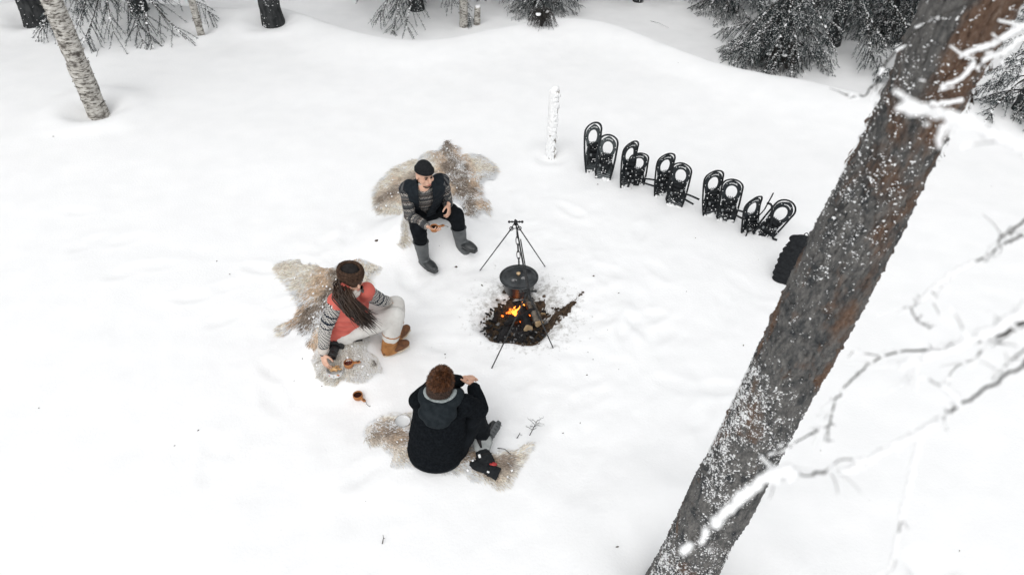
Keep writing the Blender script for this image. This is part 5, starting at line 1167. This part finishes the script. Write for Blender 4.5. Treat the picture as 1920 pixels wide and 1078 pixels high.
# ================= the man in the black beanie, on the snow bench behind
def man_beanie():
    hip = at(798, 390, .46); neck = at(795, 350, .985); shR, shL = at(762, 353, .91), at(829, 339, .92); elR, wrR = at(768, 405, .62), at(800, 424, .62); elL, wrL = at(839, 382, .58), at(841, 383, .67)
    hR, hL = at(780, 392, .46), at(816, 385, .46); kR, kL = at(785, 431, .55), at(856, 404, .55); aR, aL = at(795, 487, .12), at(866, 465, .12); tR, tL = at(813, 512, .03), at(886, 487, .03)
    zR, zL = zf(aR[0], aR[1]), zf(aL[0], aL[1])
    P_ = thing('person', V(hip[0], hip[1], zf(hip[0], hip[1])), 'man in black beanie and dark vest sitting on a hide holding a wooden cup', 'person'); side = nrm(shR - shL)
    hc = at(795, 330, 1.10) + V(0, .02, 0); R_ = frame(V(.60, -.80, .0), V(.05, .1, 1)); ch = hip * .45 + neck * .55
    b = MB(); head(b, hc, R_, neck + V(0, .02, 0)); b.chain([neck, ch, hip], [.06, .10, .10]); 
    for s, e, w in ((shR, elR, wrR), (shL, elL, wrL)): b.chain([neck - V(0, 0, .05), s - V(0, 0, .02), e, w], [.035, .035, .034, .026])
    for h, k, a, t in ((hR, kR, aR, tR), (hL, kL, aL, tL)): b.chain([hip, h, k, a, a * .5 + t * .5 + V(0, 0, .02)], [.08, .07, .045, .035, .022])
    cup = at(812, 425, .62); hd_ = nrm(cup - wrR)
    hand(b, wrR + hd_ * .005, nrm(wrR - elR) * .75 + V(.3, -.1, -.15), V(.25, .45, .55), -1, .55, .4)
    hand(b, wrL, V(.10, -.75, -.55), V(-.55, -.25, -.4), -1, .45, .2, .25)
    body = fused(b, 'body', SKIN, P_, .0045, 2); face_bits(body, hc, R_)
    L = lambda *q: hc + R_ @ V(*q)
    bd = MB(); bd.ball(L(0, .036, -.088), V(.052, .058, .030), R_); fused(bd, 'beard', HAIRB, P_, .005, 2, carve=lambda v: ((v - hc) @ R_[:, 2]) > -.082)
    bn = MB(); dome(bn, hc, R_, .083, .103, .106, .0, .046); bo = bn.build('beanie', BLACKKNIT, P_); cf = MB()
    for k in range(3): cf.tube(oval(hc, R_, .083, .102, .046 + .011 * k), .0075, 8, caps=False)
    cf.build('folded_cuff', BLACKKNIT, bo)
    # patterned jumper
    fwd = nrm(np.cross(side, neck - hip)); fwd = fwd if fwd[1] < 0 else -fwd
    s = MB(); tor = [hip + V(0, 0, -.02), hip * .75 + neck * .25 + V(0, .02, 0), ch + V(0, .025, 0), hip * .2 + neck * .8 + V(0, .02, 0), neck + V(0, .01, -.01)]
    s.etube(tor, [.165, .165, .18, .175, .08], [.115, .12, .125, .105, .07], side, n=26); s.ball(shR - V(0, 0, .01), .078); s.ball(shL - V(0, 0, .01), .078)
    for a, e, w in ((shR, elR, wrR), (shL, elL, wrL)): s.chain([a, a * .5 + e * .5, e, e * .4 + w * .6, w - nrm(w - e) * .015], [.072, .064, .056, .050, .040])
    s.chain([neck + V(0, .01, -.03), neck + V(.0, .01, .015)], [.066, .060])
    fused(s, 'jumper', KNITA, P_, .008, 4, folds(.007, (16, 16, 22), 1), attr=lambda v: limb_uv([[shR, elR, wrR], [shL, elL, wrL]], v, 1.0))
    for a, e, w in ((shR, elR, wrR), (shL, elL, wrL)): d = nrm(w - e); MB().etube([w - d * .035, w - d * .01, w + d * .002], [.042, .041, .040], [.042, .041, .040], nrm(np.cross(d, V(0, 0, 1))), n=18).build('sleeve_cuff', mat('grey_cuff_knit', (.055, .057, .06), rough=.95, bump=.4, bscale=200) if 'grey_cuff_knit' not in MATS else MATS['grey_cuff_knit'], P_)
    # padded vest, open at the front
    s = MB(); s.etube([hip + V(0, .03, -.03), hip * .75 + neck * .25 + V(0, .035, 0), ch + V(0, .035, 0), hip * .2 + neck * .8 + V(0, .025, 0), neck + V(0, .015, -.005)], [.19, .19, .203, .20, .105], [.135, .142, .146, .128, .095], side, n=30); s.ball(shR - V(0, 0, .005) - side * .03, .084); s.ball(shL - V(0, 0, .005) + side * .03, .084)
    s.chain([neck + V(0, .02, -.01), neck + V(0, .02, .03)], [.090, .080])
    vx = lambda v: np.abs((v - neck) @ side); vh = lambda v: (v - hip) @ nrm(neck - hip)
    fused(s, 'vest', NAVY, P_, .009, 4, lambda v: .006 * np.abs(np.sin(vh(v) * 40)) + .005 * noise3(v * 16, 2), carve=lambda v: ((vx(v) < .015 + .05 * sstep(.15, .5, vh(v))) & (((v - (hip * .5 + neck * .5)) @ fwd) > .02) & (vh(v) < .72)) | ((vh(v) > np.linalg.norm(neck - hip) + .045) & (np.linalg.norm(v - neck, axis=1) < .125)))
    # trousers and wellingtons
    s = MB(); s.etube([hip + V(0, .10, .0), hip + V(0, .02, .02), hip * .9 + (kR + kL) * .05], [.15, .18, .17], [.12, .13, .12], V(1, 0, 0), n=24); s.ball(hip + V(0, .02, -.03), (.19, .16, .12))
    for h, k, a in ((hR, kR, aR), (hL, kL, aL)): s.chain([h + V(0, .02, 0), h * .5 + k * .5, k, k * .72 + a * .28, k * .5 + a * .5], [.108, .098, .082, .072, .060])
    fused(s, 'trousers', BLACKCLOTH, P_, .009, 4, folds(.009, (10, 10, 14), 4))
    for k, a, t, z in ((kR, aR, tR, zR), (kL, aL, tL, zL)): boot(P_, k, a, t, z, .27, (RUBBER, RUBDARK, RUBDARK), fat=1.12, name='rubber_boot')
    return wrR, cup
wrA, cupA = man_beanie()
kuksa(cupA + V(.012, -.02, -.035), .35, 'wooden cup held by the man in the black beanie', COFFEE, tilt=(.15, 0), hang=True)

# ================= the woman in the coral vest
def woman():
    hip = at(648, 612, .37); neck = at(656, 549, .915); shR, shL = at(629, 570, .84), at(688, 549, .86); elR, wrR = at(610, 616, .58), at(605, 662, .30); elL, wrL = at(714, 563, .67), at(730, 566, .57)
    hR, hL = at(648, 622, .37), at(652, 600, .37); kR, kL = at(741, 592, .50), at(742, 572, .50); aR, aL = at(727, 655, .13), at(738, 634, .12); tR, tL = at(758, 656, .04), at(760, 628, .04)
    P_ = thing('person', V(hip[0], hip[1], zf(hip[0], hip[1])), 'woman in fur hat and coral vest reaching for the biscuit tin', 'person'); side = nrm(shR - shL)
    hc = at(658, 524, 1.03) + V(0, .01, 0); R_ = frame(V(.66, -.66, .02), V(.12, .0, 1)); ch = hip * .42 + neck * .58
    b = MB(); head(b, hc, R_, neck + V(-.01, .02, 0), .95); b.chain([neck, ch, hip], [.05, .09, .09])
    for s, e, w in ((shR, elR, wrR), (shL, elL, wrL)): b.chain([neck - V(0, 0, .05), s - V(0, 0, .02), e, w], [.03, .03, .03, .023])
    for h, k, a, t in ((hR, kR, aR, tR), (hL, kL, aL, tL)): b.chain([hip, h, k, a, a * .5 + t * .5 + V(0, 0, .02)], [.08, .065, .042, .032, .02])
    hand(b, wrR, V(.22, -.62, -.70), V(.55, .3, -.6), 1, .30, .8, .1, .96); hand(b, wrL, nrm(wrL - elL) * .6 + V(.25, -.05, -.35), V(.1, -.3, -1), -1, .42, .3, .15, .96)
    body = fused(b, 'body', SKIN, P_, .0045, 2); face_bits(body, hc, R_, .95)
    L = lambda *q: hc + R_ @ V(*q)
    # fur hat: a thick furry band round a dark cloth top
    h = MB(); dome(h, hc, R_, .080, .098, .080, .02, .046, th=.004); top = h.build('hat', DARKTOP, P_); rg = np.random.default_rng(4)
    bnd = MB()
    for k, (z, r) in enumerate([(.036, .010), (.054, .014), (.076, .016), (.098, .013)]): bnd.tube(oval(hc, R_, .083, .101, z), r, 9, caps=False)
    fb = bnd.build('fur_band', FURHAT, top); n = 5200; a = rg.uniform(0, 6.283, n); q = rg.uniform(-1.2, 1.9, n); pts = []; dr = []
    ca, sa = np.cos(a), np.sin(a); rr = .014 * np.cos(q); zz = .068 + .040 * np.sin(q); pl = np.stack([(.083 + rr) * ca, (.101 + rr) * sa, zz], 1); dl = np.stack([ca * np.cos(q), sa * np.cos(q), np.sin(q) - .3], 1)
    tufts('hat_fur', hc + pl @ R_.T, dl @ R_.T, .011, .0016, FURHAT, fb, 5)
    # jumper with cream roll neck and cuffs
    s = MB(); s.etube([hip, hip * .75 + neck * .25, ch, hip * .2 + neck * .8, neck], [.145, .135, .15, .15, .065], [.105, .10, .105, .09, .06], side, n=24); s.ball(shR, .066); s.ball(shL, .066)
    for a_, e, w in ((shR, elR, wrR), (shL, elL, wrL)): s.chain([a_, a_ * .5 + e * .5, e, e * .45 + w * .55, w - nrm(w - e) * .03], [.066, .064, .058, .050, .041])
    fused(s, 'jumper', KNITB, P_, .008, 4, folds(.006, (16, 16, 20), 2), attr=lambda v: limb_uv([[shR, elR, wrR], [shL, elL, wrL]], v, .95))
    MB().tube(oval(neck + V(.01, -.015, .02), np.eye(3), .062, .060, .0), .022, 9, caps=False).tube(oval(neck + V(.01, -.015, .045), np.eye(3), .056, .054, .0), .018, 9, caps=False).build('roll_neck', KNITCREAM, P_)
    for a_, e, w in ((shR, elR, wrR), (shL, elL, wrL)):
        d = nrm(w - e); sd2 = nrm(np.cross(d, V(0, 0, 1))); MB().etube([w - d * .085, w - d * .05, w - d * .018, w - d * .012], [.050, .047, .044, .030], [.050, .047, .044, .030], sd2, n=20).build('sleeve_cuff', KNITCREAM, P_)
        MB().etube([w - d * .016, w - d * .002, w + d * .010], [.034, .034, .032], [.030, .030, .028], sd2, n=18).build('wristband', BANDB if a_ is shL else CAMGREY, P_)
    # coral vest
    s = MB(); s.etube([hip + V(.0, -.01, -.06), hip + V(0, -.01, .03), hip * .7 + neck * .3, ch, hip * .2 + neck * .8, neck + V(0, 0, .0)], [.195, .19, .175, .178, .172, .085], [.145, .142, .132, .132, .115, .078], side, n=30); s.ball(shR - side * .012 + V(0, .01, .012), .078); s.ball(shL + side * .010 + V(0, .0, .012), .082); s.chain([neck + V(-.01, .01, 0), neck + V(-.008, .0, .05)], [.082, .076])
    ln = np.linalg.norm(neck - hip); vh = lambda v: (v - hip) @ nrm(neck - hip); fwd = nrm(np.cross(side, neck - hip)); fwd = fwd if fwd[0] > 0 else -fwd
    fused(s, 'vest', RED, P_, .009, 4, lambda v: .004 * np.sin(vh(v) * 75) + .006 * noise3(v * 12, 6), carve=lambda v: ((vh(v) > ln + .035) & (np.linalg.norm(v - neck, axis=1) < .11)) | ((np.abs((v - neck) @ side + .01) < .012) & (((v - (hip * .5 + neck * .5)) @ fwd) > .06)))
    # trousers
    s = MB(); s.ball(hip + V(0, 0, -.02), (.16, .17, .12)); s.etube([hip + V(-.06, 0, .02), hip + V(.05, .0, .01)], [.16, .15], [.12, .12], V(0, 1, 0), n=22)
    for h_, k, a_ in ((hR, kR, aR), (hL, kL, aL)): s.chain([h_ + V(.02, 0, 0), h_ * .5 + k * .5, k, k * .6 + a_ * .4, k * .42 + a_ * .58], [.108, .096, .084, .080, .080])
    tr = fused(s, 'trousers', CREAM, P_, .008, 3, folds(.009, (9, 9, 12), 8))
    for (k, a_, t) in ((kR, aR, tR), (kL, aL, tL)): boot(P_, k, a_, t, zf(a_[0], a_[1]), .19, (TAN, SOLEW, TANDARK), fat=1.10, laces=True, name='leather_boot')
    s = MB(); m_ = kR * .15 + hR * .85 + V(.0, -.085, -.05); MB().etube([m_ + V(-.10, 0, -.015), m_ + V(.0, -.005, -.01), m_ + V(.09, .0, .005)], .010, .004, (0, 0, 1), n=8).build('trouser_zip', CHAR, tr)
    # long brown hair falling over her right shoulder
    lay = MB(); rg = np.random.default_rng(12); c1, c2, c3 = at(643, 553, .95), at(663, 580, .86), at(693, 607, .70)
    for k in range(230):
        a = rg.uniform(-2.4, -.75) if k % 9 else rg.uniform(2.6, 3.4); r0 = L(.088 * math.cos(a), .100 * math.sin(a), rg.uniform(-.03, .03)); w = rg.normal(0, 1, 3)
        pts = [r0, r0 * .45 + c1 * .55 + V(0, 0, -.02) + w * .024, c1 + w * V(.026, .020, .02) + V(0, -.02, .03), c2 + w * V(.034, .026, .022) + V(0, -.015, .02), c3 + w * V(.026, .025, .025) + V(rg.uniform(-.075, .05), rg.uniform(-.03, .04), rg.uniform(-.05, .06))]
        q = np.array(pts); u = np.linspace(0, 4, 22); i0 = np.clip(u.astype(int), 0, 3); f_ = (u - i0)[:, None]; g_ = lambda j: q[np.clip(j, 0, 4)]; a0, a1, a2, a3 = g_(i0 - 1), g_(i0), g_(i0 + 1), g_(i0 + 2)
        e = .5 * (2 * a1 + (a2 - a0) * f_ + (2 * a0 - 5 * a1 + 4 * a2 - a3) * f_ ** 2 + (3 * a1 - a0 - 3 * a2 + a3) * f_ ** 3); ph = rg.uniform(0, 6.28); e[:, 0] += (.008 + .004 * u) * np.sin(u * 4.5 + ph) * np.minimum(1, u / 2); e[:, 1] += (.008 + .003 * u) * np.cos(u * 4.9 + ph) * np.minimum(1, u / 2)
        lay.tube(e, np.interp(u, [0, .5, 3, 4], [.004, .0065, .005, .0008]), 5, caps=False)
    hr = MB(); dome(hr, hc, R_, .082, .102, .10, -.035, .01); hr.chain([L(.03, -.05, -.02), c1 * .6 + L(.03, -.05, -.02) * .4 + V(0, 0, .0), c1, c2], [.05, .040, .034, .022]); hb = hr.build('hair', HAIRB, P_); lay.build('hair_strands', HAIRB, hb)
woman()

# ================= the man in the black fleece, back to the camera
def man_fleece():
    hip = at(818, 842, .15); neck = at(827, 742, .70); shR, shL = at(872, 758, .64), at(788, 752, .63); elR, wrR = at(899, 768, .50), at(889, 726, .53); elL, wrL = at(828, 716, .46), at(862, 714, .54)
    hR, hL = at(850, 845, .15), at(792, 838, .15); kR, kL = at(888, 772, .43), at(850, 742, .43); aR, aL = at(905, 822, .10), at(868, 790, .10); tR, tL = at(924, 802, .10), at(884, 770, .06)
    P_ = thing('person', V(hip[0], hip[1], zf(hip[0], hip[1])), 'auburn-haired man in black hooded fleece sitting with his back to the camera', 'person'); side = nrm(shR - shL)
    hc = at(827, 716, .84); R_ = frame(V(.42, .86, -.28), V(.05, .1, 1)); ch = hip * .45 + neck * .55
    b = MB(); head(b, hc, R_, neck + V(0, .0, .0)); b.chain([neck, ch, hip], [.06, .1, .1])
    for s, e, w in ((shR, elR, wrR), (shL, elL, wrL)): b.chain([neck - V(0, 0, .05), s - V(0, 0, .02), e, w], [.035, .035, .034, .026])
    for h, k, a, t in ((hR, kR, aR, tR), (hL, kL, aL, tL)): b.chain([hip, h, k, a], [.08, .07, .045, .035])
    hand(b, wrR, V(-.42, .80, .22), V(-.75, -.2, -.5), 1, .42, .2, .35); hand(b, wrL, V(.80, .30, .10), V(.2, -.35, -.85), 1, .42, .2, .30)
    body = fused(b, 'body', SKIN, P_, .0045, 2); face_bits(body, hc, R_, brow=HAIRR)
    L = lambda *q: hc + R_ @ V(*q)
    h = MB(); h.ball(L(0, -.014, .022), V(.077, .094, .104), R_, n=30, m=20); hv, hm = remesh(h, .006, 2); hv2 = hv + normals(hm) * (.004 * fbm(hv * 60, 3, 2))[:, None]
    keep = lambda v: (((v - hc) @ R_[:, 1]) > .062 - .0 * 1) & (((v - hc) @ R_[:, 2]) < .060)
    hb = fused(h, 'hair', HAIRR, P_, .006, 2, lambda v: .003 * fbm(v * 60, 3, 2), carve=keep)
    rg = np.random.default_rng(8); n = 5200; a = rg.uniform(0, 6.283, n); u = rg.uniform(-.55, 1, n); ph = np.arcsin(u); pl = np.stack([.076 * np.cos(ph) * np.cos(a), .093 * np.cos(ph) * np.sin(a), .103 * np.sin(ph)], 1); ok = ~((pl[:, 1] > .055) & (pl[:, 2] < .035)); pl = pl[ok]
    nn = pl / V(.083, .100, .108) ** 2; nn /= np.linalg.norm(nn, axis=1)[:, None]; sw = np.cross(nn, np.broadcast_to(V(.25, .1, 1), nn.shape)); cr_ = pl - V(.012, -.03, .1); dl = nn * .45 + sw * .75 + cr_ * 6 * V(1, 1, .6)
    tufts('hair_tufts', hc + (pl + V(0, -.014, .022)) @ R_.T, dl @ R_.T, .030, .0024, HAIRR, hb, 9)
    bn = MB()
    for k in range(-2, 2): bn.tube(oval(hc + R_ @ V(0, -.012, 0), R_, .0835, .101, -.040 + .015 * k), .0095, 8, caps=False)
    bo = bn.build('headband', BANDB, P_)
    bd = MB(); bd.ball(L(0, .036, -.078), V(.062, .066, .044), R_); fused(bd, 'beard', HAIRR, P_, .005, 2, carve=lambda v: ((v - hc) @ R_[:, 2]) > -.062)
    # fleece
    s = MB(); s.etube([hip + V(0, -.02, -.06), hip + V(-.005, -.02, .01), hip * .75 + neck * .25 + V(0, -.03, 0), ch + V(0, -.03, 0), hip * .2 + neck * .8 + V(0, -.02, 0), neck + V(0, 0, -.01)], [.205, .215, .210, .203, .190, .09], [.155, .16, .152, .140, .12, .08], side, n=30); s.ball(shR, .082); s.ball(shL, .082)
    for a_, e, w in ((shR, elR, wrR), (shL, elL, wrL)): s.chain([a_, a_ * .5 + e * .5, e, e * .45 + w * .55, w - nrm(w - e) * .012], [.080, .074, .066, .058, .050])
    up_ = nrm(neck - hip); fl = fused(s, 'fleece', FLEECE, P_, .009, 4, lambda v: .016 * fbm(v * V(5, 5, 12), 3, 3) + .012 * np.abs(noise3(v * V(6, 6, 17), 4)), carve=lambda v: ((v - hip) @ up_ > np.linalg.norm(neck - hip) + .03) & (np.linalg.norm(v - neck, axis=1) < .12))
    MB().etube([hip + V(-.01, -.005, -.075), hip + V(-.01, -.010, -.03)], [.212, .216], [.155, .158], side, n=40).build('hem', HOODC, P_)
    for a_, e, w in ((shR, elR, wrR), (shL, elL, wrL)): d = nrm(w - e); MB().etube([w - d * .03, w + d * .004], [.050, .047], [.050, .047], nrm(np.cross(d, V(0, 0, 1))), n=20).build('sleeve_cuff', FLEECE, P_)
    # hood lying on his back, grey lining turned out at the neck
    bk = -nrm(np.cross(side, up_)); bk = bk if bk[1] < 0 else -bk
    hh = MB(); c0 = at(820, 772, .66)
    hh.ball(c0 + V(0, .0, -.01), (.150, .075, .10), np.stack([side, bk, up_], 1)); hh.ball(at(820, 788, .60), (.105, .06, .07), np.stack([side, bk, up_], 1))
    for a in np.linspace(-.2, math.pi + .2, 13): hh.ball(neck + side * (.125 * math.cos(a)) + bk * (.095 * math.sin(a) + .01) + V(0, 0, .015 - .02 * math.sin(a)), .048)
    ho = fused(hh, 'hood', HOODC, P_, .008, 4, lambda v: .006 * fbm(v * 14, 3, 5))
    li = MB()
    for k, (rx, ry, dz, r) in enumerate([(.108, .085, .060, .017), (.102, .078, .048, .020), (.094, .070, .035, .020)]):
        li.tube([neck + side * (rx * math.cos(a)) + bk * (ry * math.sin(a) + .012) + V(0, 0, dz - .022 * math.sin(a) + .006 * math.sin(a * 5)) for a in np.linspace(-.35, math.pi + .35, 25)], r, 9)
    fused(li, 'hood_lining', LINING, ho, .006, 3, lambda v: .004 * fbm(v * 22, 2, 3))
    q = at(808, 762, .68); nb = nrm(bk + up_ * .6); sd2 = side; u2 = np.cross(nb, sd2); 
    for o_, r_ in (((-.004, .002), .5), ((.005, -.001), -.2)): MB().box(q + nb * .012 + sd2 * o_[0] + u2 * o_[1], (.010, .010, .007), np.stack([sd2, nb, u2], 1) @ np.array(Matrix.Rotation(r_, 3, 'Y'))).build('white_emblem', PRINT, ho, False)
    # trousers and boots
    s = MB(); s.ball(hip + V(0, .03, -.02), (.21, .17, .13))
    for h_, k, a_ in ((hR, kR, aR), (hL, kL, aL)): s.chain([h_ + V(0, .03, 0), h_ * .5 + k * .5, k, k * .55 + a_ * .45, k * .12 + a_ * .88], [.115, .103, .088, .078, .070])
    fused(s, 'trousers', BLACKCLOTH, P_, .009, 4, folds(.010, (9, 9, 13), 9))
    # right foot rests on its outer edge: its grey sole faces the camera
    fw = nrm(at(926, 800, .13) - at(906, 832, .06)); nsl = nrm(V(.72, -.50, .30)); sd_ = nrm(np.cross(fw, nsl)); c = at(915, 815, .10)
    bt_ = MB(); bt_.etube([c - fw * .10, c - fw * .05, c + fw * .02, c + fw * .09, c + fw * .12], [.032, .042, .045, .050, .036], [.03, .038, .04, .034, .024], sd_, n=20); bt_.chain([c - fw * .07 - nsl * .03, aR * .6 + kR * .4], [.05, .058]); bo = fused(bt_, 'boot', RUBDARK, P_, .006, 3)
    so = MB(); so.etube([c - fw * .135 + nsl * .03, c - fw * .09 + nsl * .036, c + fw * .0 + nsl * .034, c + fw * .09 + nsl * .034, c + fw * .135 + nsl * .028], [.026, .040, .042, .049, .026], .011, sd_, n=22); s_o = fused(so, 'sole', RUBBER, bo, .005, 2)
    for k in range(9): q = c + fw * (-.105 + .027 * k) + nsl * .046; MB().tube([q - sd_ * .032, q + sd_ * .032], .0028, 6).build('tread_bar', RUBDARK, s_o)
    boot(P_, kL, aL, V(aL[0] + .1, aL[1] + .14, .05), zf(aL[0], aL[1]), .16, (RUBDARK, RUBBER), name='boot')
man_fleece()

# ---------------------------------------------------------------- mittens by the man in the fleece
def mitten(p, d, up, label, main, cuff, s=1.0, tip=None):
    t = thing('mitten', p, label, 'mitten', 'mittens on the sandy hide'); d = nrm(d); sd_ = nrm(np.cross(d, up)); n = np.cross(sd_, d); Lq = lambda a, b, c: p + d * a * s + sd_ * b * s + n * c * s
    m = MB(); m.etube([Lq(0, 0, .03), Lq(.05, 0, .034), Lq(.10, 0, .034), Lq(.14, 0, .03), Lq(.165, 0, .026)], V(.042, .05, .052, .045, .024) * s, V(.026, .03, .03, .026, .016) * s, sd_, n=20); m.ball(Lq(.15, 0, .028), V(.036, .036, .022) * s)
    m.chain([Lq(.02, .035, .03), Lq(.055, .066, .034), Lq(.085, .070, .034)], V(.024, .022, .016) * s); o = fused(m, 'hand_part', main, t, .005, 3, lambda v: .003 * fbm(v * 26, 3, 4))
    c = MB(); c.etube([Lq(-.11, 0, .03), Lq(-.06, 0, .034), Lq(-.01, 0, .033), Lq(.02, 0, .032)], V(.066, .062, .052, .047) * s, V(.032, .036, .034, .031) * s, sd_, n=24); fused(c, 'cuff', cuff, t, .006, 3, lambda v: .005 * fbm(v * 20, 3, 7))
    MB().tube([Lq(-.02 + .004 * math.sin(a), .054 * math.cos(a), .033 + .037 * math.sin(a)) for a in np.linspace(0, 6.283, 21)], .0045 * s, 7).build('wrist_strap', CHAR, t)
    MB().box(Lq(-.02, -.03, .07), (.024 * s, .016 * s, .008 * s), np.stack([d, sd_, n], 1), bev=.002).build('buckle', PRINT, t, False)
    if tip is not None: m = MB(); m.etube([Lq(.03, -.002, .066), Lq(.08, -.004, .068), Lq(.125, -.004, .060)], V(.006, .014, .010) * s, V(.004, .005, .004) * s, sd_, n=12); m.build('palm_patch', tip, o)
    return t
q = on(905, 855, .03); mitten(q, nrm(at(897, 828, .09) - at(907, 862, .03)), V(.1, -.5, 1), 'grey-palmed mitten with dark cuff propped beside the man in black', MITGREY, PACK, 1.15, CHAR)
q = on(915, 886, .02); mt = mitten(q, V(-.8, .35, .05), V(0, -.2, 1), 'black mitten with red lining lying at the near edge of the hide', PACK, PACK, .85)
MB().lump(on(925, 880, .065), (.03, .022, .016), 3, .4, n=12, m=8).lump(on(921, 890, .05), (.022, .02, .014), 5, .4, n=12, m=8).build('red_lining', RED if False else REDPRINT, mt)
